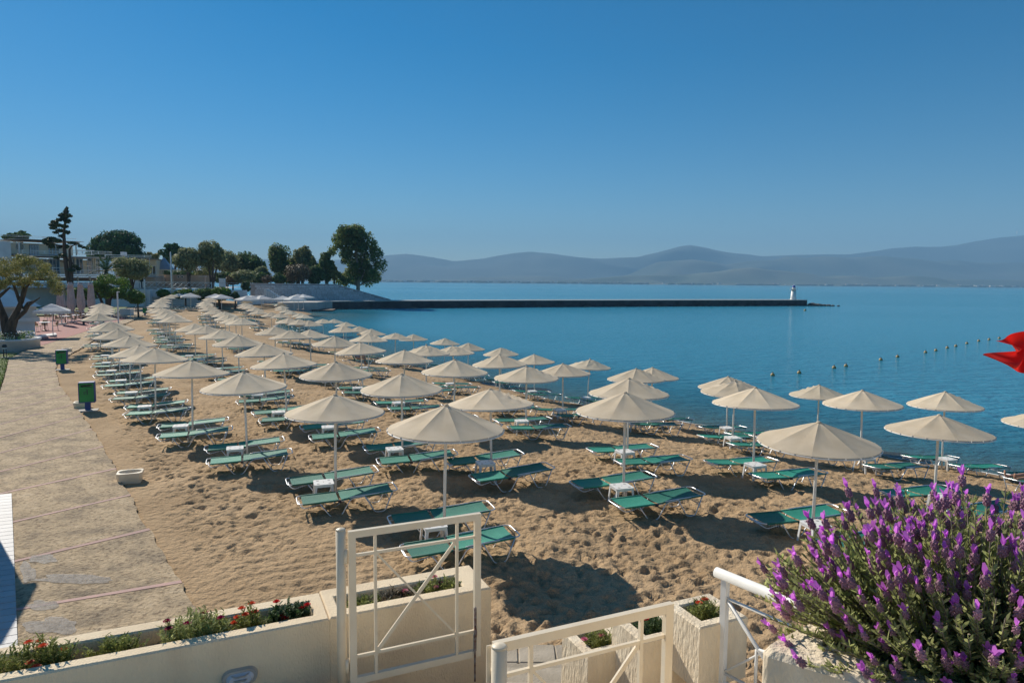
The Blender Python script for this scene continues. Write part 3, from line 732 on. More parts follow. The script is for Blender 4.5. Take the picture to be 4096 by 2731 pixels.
MB().add([(p.x, p.y, 3.38) for p in I0], [tuple(reversed(range(nn)))]).build('soil', M['soil'], lpl)
MB().prism([tuple(p) for p in reversed(O0)], 1.701, 1.705)
def make_lavender():
    t_ = thing('lavender_bush', 'bushy purple lavender overflowing the big white planter', 'lavender', (1.65, 2.25, 3.40))
    base = Vector((1.62, 2.22, 3.40))
    heads = []
    def head_mesh(seed):
        rr = random.Random(seed); mb = MB()
        mb.lathe([(0.002, -0.002), (0.0065, 0.004), (0.0082, 0.013), (0.0075, 0.022), (0.0045, 0.029), (0.002, 0.031)], n=8)
        for r_ in range(4):      # small florets give the spike its scales
            for k in range(6):
                a = 2*PI*(k+0.5*(r_ % 2))/6; z = 0.005+r_*0.006; q = 0.0082
                mb.sphere((math.cos(a)*q, math.sin(a)*q, z), (0.0026, 0.0026, 0.0034), 5, 3)
        for k in range(rr.choice((2, 3, 3, 4))):
            a = 2*PI*k/3.3+rr.uniform(-.4, .4); l = rr.uniform(0.018, 0.030); w = 0.0064; tl = rr.uniform(0.15, 0.65)
            d = Vector((math.cos(a)*math.sin(tl), math.sin(a)*math.sin(tl), math.cos(tl))); s_ = Vector((-math.sin(a), math.cos(a), 0))*w
            b = Vector((0, 0, 0.028)); n_ = d.cross(s_).normalized()*0.002
            mb.add([b-s_*0.35, b+s_*0.35, b+d*l*0.55+s_+n_, b+d*l*0.55-s_+n_, b+d*l+s_*0.4, b+d*l-s_*0.4], [(0, 1, 2, 3), (3, 2, 4, 5)], 1, True)
        return mb.mesh('flower_head', [M['lav_spike'], M['lav_bract']])
    HM = [head_mesh(s) for s in range(7)]
    fol = MB(); stems = MB()
    def leaf(p, d, l, w):
        s_ = d.cross(Vector((random.uniform(-1, 1), random.uniform(-1, 1), random.uniform(-1, 1)))).normalized()*w
        fol.add([p-s_*0.5, p+s_*0.5, p+d*l*0.6+s_*0.6, p+d*l, p+d*l*0.6-s_*0.6], [(0, 1, 2, 3, 4)])
    def shoot(p0, p1, flower, big=1.0):
        d = p1-p0; ln = d.length; mid_ = (p0+p1)/2+Vector((d.x*0.12, d.y*0.12, -0.02))
        stems.tube([p0, mid_, p1], [0.0032, 0.0026, 0.0016], 4, cap=False)
        k = 0; s0 = 0.25
        while s0 < 0.97:
            pt = p0.lerp(mid_, s0*2) if s0 < 0.5 else mid_.lerp(p1, s0*2-1)
            dr = d.normalized()
            for q_ in range(3):
                a = random.uniform(0, 2*PI)
                sd = Vector((math.cos(a), math.sin(a), random.uniform(0.2, 1.0)))+dr*0.9
                leaf(pt, sd.normalized(), random.uniform(0.018, 0.036)*big, 0.0068*big)
            s0 += 0.020/max(ln, 0.05)*1.15
        if flower: heads.append((p1, d.normalized()))
    rnd = random.Random(5)
    nflower = 0
    def dome(th, ph, f):
        # bush outline: wide dome, taller behind
        r = 0.72
        return base+Vector((math.cos(th)*math.sin(ph)*r*1.02, math.sin(th)*math.sin(ph)*r*0.74, math.cos(ph)*0.45+0.02))*f
    extra = []
    for k in range(900):
        th = rnd.uniform(0, 2*PI) if k % 3 == 0 else rnd.gauss(-2.2, 0.95)
        ph = math.acos(1-rnd.random()*0.98); f = rnd.uniform(0.78, 1.09)
        p1 = dome(th, ph, f); p1.z = max(p1.z+rnd.uniform(-0.03, 0.05), 3.44)
        p0 = base+Vector((p1.x-base.x, p1.y-base.y, 0))*0.55+Vector((0, 0, max(0.0, (p1.z-base.z)*0.35)))
        front = p1.x < 1.95 and (p1.y < 2.5 or p1.z > 3.7)
        fl = rnd.random() < (0.52 if p1.z > 3.66 else 0.30)
        if fl and (not front or nflower >= 300): extra.append((p1, (p1-p0).normalized())); fl = False
        nflower += fl
        shoot(p0, p1, fl)
    for k in range(700):
        th = rnd.uniform(0, 2*PI); ph = math.acos(1-rnd.random()*0.98); f = rnd.uniform(0.55, 0.88)
        p1 = dome(th, ph, f); p1.z = max(p1.z, 3.44)
        p0 = p1-(p1-base).normalized()*0.16
        shoot(p0, p1, False, 1.1)
    for k in range(90):
        th = rnd.uniform(0, 2*PI); p1 = dome(th, rnd.uniform(0.3, 1.5), 0.6)
        stems.tube([base+Vector((rnd.uniform(-.1, .1), rnd.uniform(-.1, .1), 0)), base.lerp(p1, 0.5)+Vector((0, 0, 0.03)), p1], [0.008, 0.005, 0.003], 4, cap=False)
    stems.build('stem', M['bark_pale'], t_); f_ = fol.build('foliage', M['leaf_lav'], t_)
    for i, (p, d) in enumerate(heads):
        dd = (d+Vector((0, 0, 0.9))).normalized()
        e = dd.to_track_quat('Z', 'Y').to_euler()
        s_ = random.uniform(0.95, 1.35)
        link_mesh('flower_head', HM[i % 7], t_, p-Vector(t_.location), e, (s_, s_, s_*1.1))
    ex = MB()
    for p, d in extra:
        dd = (d+Vector((0, 0, 0.9))).normalized(); Mx = Matrix.Translation(p) @ dd.to_track_quat('Z', 'Y').to_matrix().to_4x4()
        me = HM[random.randrange(7)]; b0 = len(ex.v)
        ex.v += [tuple(Mx @ (v.co*1.2)) for v in me.vertices]
        for pl_ in me.polygons: ex.f.append(tuple(b0+i for i in pl_.vertices)); ex.m.append(pl_.material_index); ex.sm.append(True)
    tag(ex.build('flower_heads', [M['lav_spike'], M['lav_bract']], t_), kind='stuff')
make_lavender()

# ------------------------------------------------------------------ carnations in the troughs
def tuft(name, label, c, rad, h, n, lm, flowers, pm, cat='plant', blade=0.011):
    t_ = thing(name, label, cat, tuple(c))
    mb = MB(); c = Vector(c); tips = []
    for k in range(n):
        a = random.uniform(0, 2*PI); r = random.random()**0.5*rad
        b = c+u_*math.cos(a)*r+v_*math.sin(a)*min(r*0.55, 0.085)
        lean = (u_*math.cos(a)+v_*math.sin(a)*0.4)*r*random.uniform(0.0, 0.45)
        hh = h*random.uniform(0.5, 1.05)*(1-0.45*(r/rad)**2)
        tip = b+lean+Vector((random.uniform(-.03, .03), random.uniform(-.03, .03), hh))
        mb.tube([b, b.lerp(tip, 0.55)+Vector((0, 0, 0.01)), tip], [0.0022, 0.0018, 0.001], 3, cap=False)
        m = int(9+hh*50)
        for q_ in range(m):
            p = b.lerp(tip, (q_+1)/m); a2 = random.uniform(0, 2*PI)
            d = Vector((math.cos(a2), math.sin(a2), random.uniform(0.3, 1.4))).normalized()
            s_ = d.cross(Vector((0, 0, 1))).normalized()*blade*0.5; l = random.uniform(0.02, 0.05)
            mb.add([p-s_, p+s_, p+d*l*0.6+s_*0.8, p+d*l-Vector((0, 0, l*0.1)), p+d*l*0.6-s_*0.8], [(0, 1, 2, 3, 4)])
        tips.append(tip)
    mb.build('foliage', lm, t_)
    for k in range(flowers):
        tp = random.choice(tips)+Vector((0, 0, 0.006)); fb = MB()
        if pm is None: continue
        for ring in range(3):
            for j in range(8):
                a = 2*PI*j/8+ring*0.4; l = 0.027-ring*0.006; el = 0.25+ring*0.45
                d = Vector((math.cos(a)*math.cos(el), math.sin(a)*math.cos(el), math.sin(el))); s_ = Vector((-math.sin(a), math.cos(a), 0))*0.010
                fb.add([tp, tp+d*l+s_, tp+d*l*1.12+Vector((0, 0, 0.003)), tp+d*l-s_], [(0, 1, 2, 3)])
        fb.build('flower', pm, t_)
    return t_
def on_trough(sx, sy, z): return at_z(sx, sy, z)
zt_ = PT-0.11
def tuft_at(a, b, *args, o=ORG, z=zt_, **kw): return tuft(args[0], args[1], uv(o, a, b, z), *args[2:], **kw)
tuft_at(-3.18, 0.23, 'carnation', 'carnation clump with orange-red blooms at the left end of the trough', 0.20, 0.25, 100, M['leaf_carn'], 7, M['petal_orange'])
tuft_at(-2.72, 0.23, 'carnation', 'low yellow-green carnation clump without open flowers in the trough', 0.15, 0.17, 75, M['leaf_carn'], 0, None)
tuft_at(-2.22, 0.23, 'carnation', 'large grey-green carnation clump with dark crimson blooms in the trough', 0.21, 0.26, 130, M['leaf_lav'], 6, M['petal_crimson'])
tuft_at(-1.86, 0.23, 'carnation', 'thin carnation clump with pale orange blooms in the trough', 0.11, 0.21, 42, M['leaf_carn'], 6, M['petal_orange'])
tuft_at(-1.58, 0.23, 'carnation', 'dark green carnation clump with a bright red bloom cluster', 0.13, 0.19, 70, M['leaf_dark'], 5, M['petal_red'], blade=0.016)
tuft_at(-1.02, 0.23, 'carnation', 'dry yellowish carnation clump nearest the gate hinge', 0.19, 0.12, 60, M['leaf_carn'], 0, None)
tuft_at(-0.72, 0.23, 'carnation', 'dry rust-coloured carnation clump in the middle of the short trough', 0.20, 0.12, 60, M['leaf_brown'], 1, M['petal_pink'])
tuft_at(-0.37, 0.23, 'carnation', 'green carnation clump with pink blooms at the right end of the short trough', 0.19, 0.17, 75, M['leaf_carn'], 3, M['petal_pink'])
for (o, z1), nm, fl, pm, lm in zip(sq, ('green carnation with two orange blooms in the topmost square planter', 'dark green carnation in the middle square planter', 'carnation with pink blooms in the lowest square planter'), (2, 2, 3), (M['petal_orange'], M['petal_red'], M['petal_pink']), (M['leaf_carn'], M['leaf_dark'], M['leaf_carn'])):
    tuft('carnation', nm, uv(o, 0.22, 0.21, z1-0.09), 0.13, 0.18, 60, lm, fl, pm)
# bulkhead lamp on the planter wall
wl = thing('wall_lamp', 'oval cast bulkhead lamp on the front of the trough planter', 'lamp', tuple(uv(ORG, -2.2, -0.001, 1.72)))
def stadium(a, b, n=8):
    out = []
    for k in range(n+1): t2 = -PI/2+PI*k/n; out.append((a+b*math.cos(t2), b*math.sin(t2)))
    for k in range(n+1): t2 = PI/2+PI*k/n; out.append((-a+b*math.cos(t2), b*math.sin(t2)))
    return out
q = at_z(930, 2700, 1.82)
lamp_c = Vector((ORG[0], ORG[1], 0))-u_*1.93+Vector((0, 0, 1.80))
def oval(mb, a, b, d0, d1, a2=None, b2=None, dz=0.0):
    s0 = stadium(a, b); s1 = stadium(a2 or a, b2 or b); n = len(s0)
    vs = [lamp_c+u_*p[0]-v_*d0+Vector((0, 0, p[1]+dz)) for p in s0]+[lamp_c+u_*p[0]-v_*d1+Vector((0, 0, p[1]+dz)) for p in s1]
    mb.add(vs, [tuple(range(n, 2*n))]+[(i, (i+1) % n, n+(i+1) % n, n+i) for i in range(n)])
mb = MB(); oval(mb, 0.06, 0.062, 0.001, 0.035, 0.058, 0.056); mb.build('housing', M['lamp_body'], wl)
mb = MB(); oval(mb, 0.052, 0.040, 0.036, 0.062, 0.045, 0.028); mb.build('lens', M['lamp_glass'], wl)
for z in (-0.03, 0.0, 0.03):
    MB().tube([lamp_c+u_*a-v_*(0.072 if abs(a) < 0.07 else 0.03)+Vector((0, 0, z)) for a in (-0.095, -0.07, -0.03, 0.03, 0.07, 0.095)], 0.006, 6).build('guard_bar', M['lamp_body'], wl)
# ------------------------------------------------------------------ red flag
fl = thing('red_flag', 'red flag waving from a pole to the right above the lavender', 'flag', (5.2, 6.1, 1.7))
MB().tube([(5.2, 6.1, 1.7), (5.2, 6.1, 4.42)], 0.02, 8).build('pole', M['white_paint'], fl)
mb = MB(); nu, nv = 34, 20; vs = []; fs = []
for i in range(nu+1):
    s_ = i/nu
    for j in range(nv+1):
        t2 = j/nv
        w = 0.60
        droop = 0.20*s_**1.4
        x = 5.2-0.83*s_+0.10*s_*math.sin(t2*5)
        z = 4.30-w*t2*(1-0.55*s_)-droop*(1-t2*0.55)-0.06*math.sin(s_*8+t2*2.2)*s_
        y = 6.1+0.11*math.sin(s_*9+t2*4.0)*min(1, s_*2.5)+0.05*math.sin(s_*19-t2*6)*s_
        z += 0.35*max(0, s_-0.7)**1.3*(1-t2)
        vs.append((x, y, z))
for i in range(nu):
    for j in range(nv): k = i*(nv+1)+j; fs.append((k, k+1, k+nv+2, k+nv+1))
mb.add(vs, fs, 0, True); mb.build('cloth', M['flag_red'], fl)
# ------------------------------------------------------------------ beach umbrellas
UR = 1.02; URISE = 0.39; UH = 2.27
def canopy_mesh(kind, seed):
    rr = random.Random(seed); mb = MB(); na, nr = 8, 11
    dent = rr.uniform(0, 2*PI)
    for p in range(8):
        vs = []; fs = []
        for i in range(nr+1):
            t_ = i/nr
            for j in range(na+1):
                th = 2*PI*(p+j/na)/8; loc = (th % (PI/4)); loc = PI/4*j/na
                octf = math.cos(PI/8)/math.cos(loc-PI/8)
                rad = UR*t_*(octf*(1-t_**2)+t_**2)
                z = UH-0.012-URISE*t_**1.06
                z -= 0.018*math.sin(PI*t_)*math.sin(PI*j/na)          # cloth hangs between the ribs
                ang = 2*PI*(p+j/na)/8
                if kind == 'wrinkled':
                    w = max(0, math.cos(ang-dent))**2
                    z += w*0.042*math.sin(PI*t_)*math.sin(26*t_+7*ang+seed)+w*0.020*math.sin(PI*t_)*math.sin(43*t_-11*ang)
                if kind == 'slack':
                    w = max(0, math.cos(ang-dent))
                    z -= 0.09*math.exp(-((t_-0.22)/0.16)**2)*w; z += 0.022*math.sin(PI*t_)*math.sin(17*t_+9*ang)*(0.4+w)
                    if t_ < 0.12: z -= 0.03
                z += 0.004*math.sin(PI*t_)*math.sin(ang*24+seed)*t_
                vs.append((rad*math.cos(ang), rad*math.sin(ang), z))
        for i in range(nr):
            for j in range(na):
                a = i*(na+1)+j
                fs.append((a, a+na+1, a+na+2, a+1) if i else (a, a+na+1, a+na+2))
        mb.add(vs, fs, 0, True)
    # hem wrapped over the hoop
    n = 64; zr = UH-0.012-URISE; vs = []; fs = []
    for k in range(n):
        a = 2*PI*k/n; c_, s_ = math.cos(a), math.sin(a); wv = 0.006*math.sin(k*2.0+seed)
        vs += [(UR*c_, UR*s_, zr), (UR*1.012*c_, UR*1.012*s_, zr-0.022+wv)]
    for k in range(n): q_ = (k+1) % n; fs.append((2*k, 2*k+1, 2*q_+1, 2*q_))
    mb.add(vs, fs, 0, True)
    return mb.mesh('canopy', M['canvas'])
CAN = [('taut', 1), ('taut', 5), ('wrinkled', 2), ('slack', 3), ('wrinkled', 8)]
CANM = [canopy_mesh(k, s) for k, s in CAN]
def circ(r, z, n): return [(r*math.cos(2*PI*k/n), r*math.sin(2*PI*k/n), z) for k in range(n)]
HOOP = MB().tube(circ(UR*1.008, UH-0.012-URISE-0.030, 48), 0.013, 6, closed=True)
for k in range(24):
    a = 2*PI*k/24; c_, s_ = math.cos(a), math.sin(a); zz = UH-URISE-0.03
    HOOP.box((UR*1.008*c_, UR*1.008*s_, zz), (0.032, 0.006, 0.034), rz=a)
HOOP = HOOP.mesh('hoop', M['white_paint'])
POLE = MB().tube([(0, 0, -0.35), (0, 0, UH-0.03)], 0.0275, 12).mesh('pole', M['white_paint'])
RIB = MB().tube([(0.03, 0, UH-0.07), (UR, 0, UH-URISE-0.035)], 0.008, 4).mesh('rib', M['white_paint'])
CAP = MB().lathe([(0.001, UH+0.006), (0.03, UH-0.002), (0.045, UH-0.018), (0.043, UH-0.03)], n=12).mesh('cap', M['canvas'])
def umbrella(loc, hs, variant, rz, label, group, near):
    t_ = thing('beach_umbrella', label, 'umbrella', loc, group, rz)
    t_.scale = (1, 1, hs); t_.rotation_euler = (R(random.gauss(0, 0.9)), R(random.gauss(0, 0.9)), rz)
    link_mesh('pole', POLE, t_); link_mesh('canopy', CANM[variant], t_); link_mesh('hoop', HOOP, t_)
    if near:
        link_mesh('cap', CAP, t_)
        for k in range(8): link_mesh('rib', RIB, t_, rot=(0, 0, PI/4*k))
    return t_
# ------------------------------------------------------------------ loungers (head end at -x)
def smooth_path(pts, r=0.06, n=4):
    pts = [Vector(p) for p in pts]; out = [pts[0]]
    for i in range(1, len(pts)-1):
        a, b, c = pts[i-1], pts[i], pts[i+1]
        p0 = b+(a-b).normalized()*min(r, (a-b).length*0.45); p1 = b+(c-b).normalized()*min(r, (c-b).length*0.45)
        for k in range(n+1):
            t_ = k/n; out.append((p0*(1-t_)+b*t_)*(1-t_)+(b*(1-t_)+p1*t_)*t_)
    return out+[pts[-1]]
W2 = 0.29
def sling(x0, z0, x1, z1, sag, name):
    mb = MB(); n, m = 10, 6; vs = []; fs = []
    for i in range(n+1):
        s_ = i/n; x = x0+(x1-x0)*s_; zb = z0+(z1-z0)*s_
        # cut corners at the outer ends show the rounded frame
        for j in range(m+1):
            y = -W2+2*W2*j/m
            z = zb-sag*(1-(2*j/m-1)**2)*(0.6+0.4*math.sin(PI*s_))
            vs.append((x, y, z))
    for i in range(n):
        for j in range(m): k = i*(m+1)+j; fs.append((k, k+m+1, k+m+2, k+1))
    mb.add(vs, fs, 0, True)
    for sgn in (-1, 1):   # rolled edge over the side tube
        mb.tube([(x0, sgn*W2, z0-0.004), (x1, sgn*W2, z1-0.004)], 0.019, 6)
    return mb.mesh(name, M['green_sling'])
def lounger_parts(back_angle=0.0):
    P = {}
    hx, hz = -0.17, 0.325                               # hinge of the head section
    ca, sa = math.cos(back_angle), math.sin(back_angle)
    def H(x, z): dx = x-hx; return (hx+dx*ca, hz+(z-hz)-dx*sa)
    a = H(-0.88, 0.315); b = H(-0.20, 0.325)
    P['head_sling'] = sling(a[0], a[1], b[0], b[1], 0.022, 'head_sling')
    P['seat_sling'] = sling(-0.15, 0.335, 0.86, 0.405, 0.028, 'seat_sling')
    fr = MB()
    h1 = H(-0.97, 0.310); h2 = H(-0.17, 0.322)
    fr.tube(smooth_path([(h2[0], -W2, h2[1]), (h1[0], -W2, h1[1]), (h1[0], W2, h1[1]), (h2[0], W2, h2[1])], 0.13, 5), 0.0135, 6)
    P['head_frame'] = fr.mesh('head_frame', M['alu'])
    fr = MB()
    fr.tube(smooth_path([(-0.20, -W2, 0.300), (-0.06, -W2, 0.318), (0.03, -W2, 0.362), (0.97, -W2, 0.412), (0.97, W2, 0.412), (0.03, W2, 0.362), (-0.06, W2, 0.318), (-0.20, W2, 0.300)], 0.11, 5), 0.0135, 6)
    P['seat_frame'] = fr.mesh('seat_frame', M['alu'])
    for s_, nm in ((-1, 'L'), (1, 'R')):
        y = s_*(W2+0.012)
        P['leg_a'+nm] = MB().tube(smooth_path([(-0.56, y, 0.295), (-0.36, y, 0.012), (-0.16, y, 0.012), (0.03, y, 0.335), (0.30, y, 0.362)], 0.07, 4), 0.0125, 6).mesh('leg', M['alu'])
        P['leg_b'+nm] = MB().tube(smooth_path([(0.30, y, 0.362), (0.50, y, 0.012), (0.70, y, 0.012), (0.85, y, 0.395)], 0.07, 4), 0.0125, 6).mesh('leg', M['alu'])
    st_ = MB().tube(smooth_path([(-0.55, -W2*0.93, 0.285), (-0.86, -W2*0.93, 0.215), (-0.93, -W2*0.5, 0.265), (-0.93, W2*0.5, 0.265), (-0.86, W2*0.93, 0.215), (-0.55, W2*0.93, 0.285)], 0.06, 4), 0.011, 6)
    for k in range(5):
        for s_ in (-1, 1): st_.box((-0.60-k*0.045, s_*W2*0.93, 0.262-k*0.010), (0.010, 0.014, 0.045), mi=1)
    P['backrest_bracket'] = st_.mesh('backrest_bracket', [M['alu'], M['dark_plastic']])
    for s_, nm in ((-1, 'L'), (1, 'R')):
        P['hinge'+nm] = MB().box((-0.185, s_*(W2+0.008), 0.305), (0.06, 0.034, 0.06)).mesh('hinge', M['dark_plastic'])
    P['cross_bar'] = MB().tube([(-0.50, -W2, 0.21), (-0.50, W2, 0.21)], 0.010, 5).mesh('cross_bar', M['alu'])
    P['cross_bar2'] = MB().tube([(0.79, -W2, 0.24), (0.79, W2, 0.24)], 0.010, 5).mesh('cross_bar', M['alu'])
    return P
LG = lounger_parts(); LGU = lounger_parts(R(58))
PNAME = {'leg_aL': 'leg', 'leg_aR': 'leg', 'leg_bL': 'leg', 'leg_bR': 'leg', 'hingeL': 'hinge', 'hingeR': 'hinge', 'cross_bar2': 'cross_bar'}
FARP = ('head_sling', 'seat_sling', 'head_frame', 'seat_frame', 'leg_aL', 'leg_aR', 'leg_bL', 'leg_bR')
def ground_rot(x, y, rz):
    e = 0.5
    n = Vector((-(gz(x+e, y)-gz(x-e, y))/(2*e), -(gz(x, y+e)-gz(x, y-e))/(2*e), 1)).normalized()
    return None, n
def lay(t_, x, y, rz, dz=0.0):
    n = ground_rot(x, y, rz)[1]
    f = Vector((math.cos(rz), math.sin(rz), 0)); f = (f-n*f.dot(n)).normalized(); s_ = n.cross(f)
    t_.rotation_euler = Matrix(((f.x, s_.x, n.x), (f.y, s_.y, n.y), (f.z, s_.z, n.z))).to_euler()
    t_.location = (x, y, gz(x, y)+dz)
def lounger(x, y, rz, label, group, near, P=LG):
    t_ = thing('sun_lounger', label, 'sun lounger', (0, 0, 0), group)
    lay(t_, x, y, rz, -0.012)
    for k in (P if near else FARP): link_mesh(PNAME.get(k, k), P[k], t_)
    return t_
# ------------------------------------------------------------------ plastic side tables
def table_meshes():
    T = {}
    h = 0.20; b = 0.04; mb = MB(); out = []
    for sx, sy in ((1, 1), (-1, 1), (-1, -1), (1, -1)):
        for k in range(4):
            a = math.atan2(sy, sx)-PI/4+PI/2*k/3
            out.append((sx*(h-b)+b*math.cos(a), sy*(h-b)+b*math.sin(a)))
    mb.prism(out, 0.405, 0.425)
    inner = [(x*0.96, y*0.96) for x, y in out]; mb.prism(inner, 0.365, 0.4045)
    T['top'] = mb.mesh('table_top', M['plastic'])
    T['inset'] = MB().lathe([(0.030, 0.4255), (0.030, 0.4285)], n=14).mesh('cup_holder', M['plastic_hole'])
    T['hole'] = MB().lathe([(0.012, 0.4255), (0.012, 0.4285)], n=10).mesh('parasol_hole', M['plastic_hole'])
    lg = MB()
    for k, (z, o_) in enumerate(((0.40, 0.155), (0.20, 0.185), (0.0, 0.20))):
        pass
    def legp(sx, sy):
        mb = MB()
        for (ax, ay) in ((1, 0), (0, 1)):
            w = 0.055
            top = Vector((sx*0.188, sy*0.188, 0.39)); bot = Vector((sx*0.222, sy*0.222, -0.03))
            d1 = Vector((-sx*w*ax, -sy*w*ay, 0)); tk = Vector((-sx*0.012*ay, -sy*0.012*ax, 0)); nr_ = 0.62
            vs = [bot, bot+d1*nr_, bot+d1*nr_+tk, bot+tk, top, top+d1, top+d1+tk, top+tk]
            mb.add(vs, [(0, 1, 2, 3), (7, 6, 5, 4), (0, 4, 5, 1), (1, 5, 6, 2), (2, 6, 7, 3), (3, 7, 4, 0)])
        return mb.mesh('leg', M['plastic'])
    T['legs'] = [legp(sx, sy) for sx in (-1, 1) for sy in (-1, 1)]
    return T
TB = table_meshes()
def side_table(x, y, rz, label, group, near):
    t_ = thing('side_table', label, 'side table', (x, y, gz(x, y)), group, rz)
    link_mesh('table_top', TB['top'], t_)
    for l in TB['legs']: link_mesh('leg', l, t_)
    if near:
        for sx in (-1, 1):
            for sy in (-1, 1): link_mesh('cup_holder', TB['inset'], t_, (sx*0.115, sy*0.115, 0))
        link_mesh('parasol_hole', TB['hole'], t_)
    return t_
UMB = [
    (1776, 1617, 1776, 2152), (1341, 1576, 1343, 1980), (985, 1484, 990, 1838), (761, 1440, 771, 1745), (623, 1389, 623, 1663), (565, 1379, 567, 1604), (519, 1342, 521, 1553), 
    (472, 1314, 481, 1512), (454, 1285, 457, 1478), (442, 1283, 449, 1447), (400, 1251, 404, 1398), (402, 1238), (403, 1229), (405, 1220.6), (404, 1211.7), 
    (699, 1260, 704.6, 1402), (679, 1249.7, 680.7, 1380), (664, 1241.6, 667, 1366), (655.7, 1230, 658, 1347), (639.7, 1225.7, 641, 1334), (631, 1212), (636.5, 1206.5), 
    (647, 1199), (650, 1190.6), (671.6, 1182), (687.5, 1177), (703.5, 1173), (1963.7, 1555, 1966, 1898), (1607.7, 1491.7), (1345.5, 1443.4), (1143, 1410), 
    (1059.6, 1372), (952, 1338), (887, 1315), (826, 1301, 829.6, 1464), (781, 1292.6, 783, 1448), (966, 1271), (944.8, 1265), (915, 1256), (900, 1245), (858.7, 1237), 
    (838.5, 1225.7), (829, 1218), (822.5, 1209.7), (819, 1204), (834, 1197.6), (837, 1189.5), (851, 1181), (1035, 1239.5), (1022, 1229), (1001, 1221.4), (983, 1218), 
    (982, 1209.7), (986, 1200), (1085, 1248), (1122, 1252.8), (1153.4, 1270.6), (1196.6, 1275.7), (1236.8, 1280), (1217.5, 1257), (1202.6, 1251), (1166.8, 1243.8), 
    (1149, 1236.4), (1128, 1229), (1128, 1221.5), (1123.6, 1212), (1293.4, 1274.5), (1336.6, 1275), (1382.8, 1287), (1375.3, 1302), (1438, 1303.4), (1484, 1313.8), 
    (1472, 1332.3), (1579.4, 1328.7), (1655, 1335), (1098, 1304.3), (1162, 1319), (1242.8, 1316.8), (1336.6, 1342), (1451, 1367.5), (1615, 1398.7), (2102, 1463, 2103, 1725), 
    (2253, 1453, 2251, 1678), (2504, 1566.7, 2494, 1996), (2516.7, 1511.4), (2540, 1473, 2541, 1714), (2604, 1468, 2602, 1693), (2359, 1432.7, 2349, 1621), 
    (2142.4, 1415.7, 2138, 1595), (2002, 1414.8, 2003, 1574), (2006, 1388.5), (1872, 1369.3), (1815, 1378.7), (1815, 1436, 1821, 1615), (1776.6, 1351), (1704, 1376.6), 
    (2910.7, 1504.7, 2906, 1750), (2937, 1518, 2928, 1794), (3023.4, 1549, 3013, 1908), (3278.6, 1531.5), (3275.7, 1681.6, 3248, 2152), (3462.6, 1559, 3442, 1878), 
    (3795, 1565, 3766, 1878), (3756, 1658, 3735, 2040), (4190, 1632), ]
def solve(px_, py_, h):
    zg = 0.0
    for _ in range(30):
        p = at_z(px_, py_, zg+h); zg = 0.5*zg+0.5*gz(p.x, p.y)
    return p.x, p.y, gz(p.x, p.y)
LYAW = R(18.5)
NUMB = 0
for i, u in enumerate(UMB):
    x, y, zg = solve(u[0], u[1], UH); hs = 1.0
    if len(u) == 4:
        bx, by, bz = solve(u[2], u[3], 0.0)
        r = ray(u[0], u[1]); h = CAM_H+r.z/r.y*by-bz
        if 2.06 < h < 2.5: x, y, zg, hs = bx, by, bz, h/UH
    p_, al = sdist(ROW, np.array([x]), np.array([y])); p_ = float(p_[0])
    near = y < 34
    v = i % 2
    if p_ > 9 and i % 3 == 0: v = 2
    if i % 11 == 7 and p_ > 3: v = 3
    if p_ > 6 and i % 5 == 4: v = 4
    if abs(u[0]-2937) < 1 or abs(u[0]-1815) < 1 and u[1] < 1400 or abs(u[0]-2359) < 1 or abs(u[0]-1704) < 1: v = 3
    if abs(u[0]-2517) < 1 or abs(u[0]-2540) < 1 or abs(u[0]-2102) < 1 or abs(u[0]-1963.7) < 1: v = 2
    al = float(al[0]); ri = int(min(6, max(1, round(p_/3.3)+1)))
    rw = ('first row from the path', 'second row from the path', 'third row from the path', 'fourth row from the path', 'fifth row from the path', 'row nearest the water')[ri-1 if ri < 6 else 5]
    sec = 'close to the gated stairs' if y < 21 else 'abreast of the litter bins' if y < 36 else 'abreast of the cafe terrace' if y < 62 else 'towards the stone wall'
    zone = f'{rw}, {sec}'
    look = {0: 'taut', 1: 'taut', 2: 'wrinkled', 3: 'slack-topped', 4: 'wrinkled'}[v]
    umbrella((x, y, zg), hs, v, random.uniform(0, PI/4), f'{look} cream beach umbrella, {zone}', f'{look} umbrellas, {zone}', near)
    NUMB += 1
    yaw = LYAW+R(random.uniform(-2.5, 2.5)); uu = Vector((math.cos(yaw), math.sin(yaw))); vv = Vector((-uu.y, uu.x))
    c = Vector((x, y))
    q1 = c+uu*random.uniform(-0.12, 0.05)+vv*0.36; q2 = c+uu*random.uniform(0.0, 0.2)-vv*1.06; q3 = c-uu*0.27-vv*0.38
    lounger(q1.x, q1.y, yaw+R(random.gauss(0, 2.5)), f'green lounger against its umbrella pole, {zone}', f'loungers at the poles, {zone}', near)
    lounger(q2.x, q2.y, yaw+R(random.gauss(0, 2.5)), f'green lounger beyond the side table, {zone}', f'loungers beyond the tables, {zone}', near)
    side_table(q3.x, q3.y, yaw+R(random.uniform(-6, 6)), f'square white plastic side table, {zone}', f'side tables, {zone}', near)
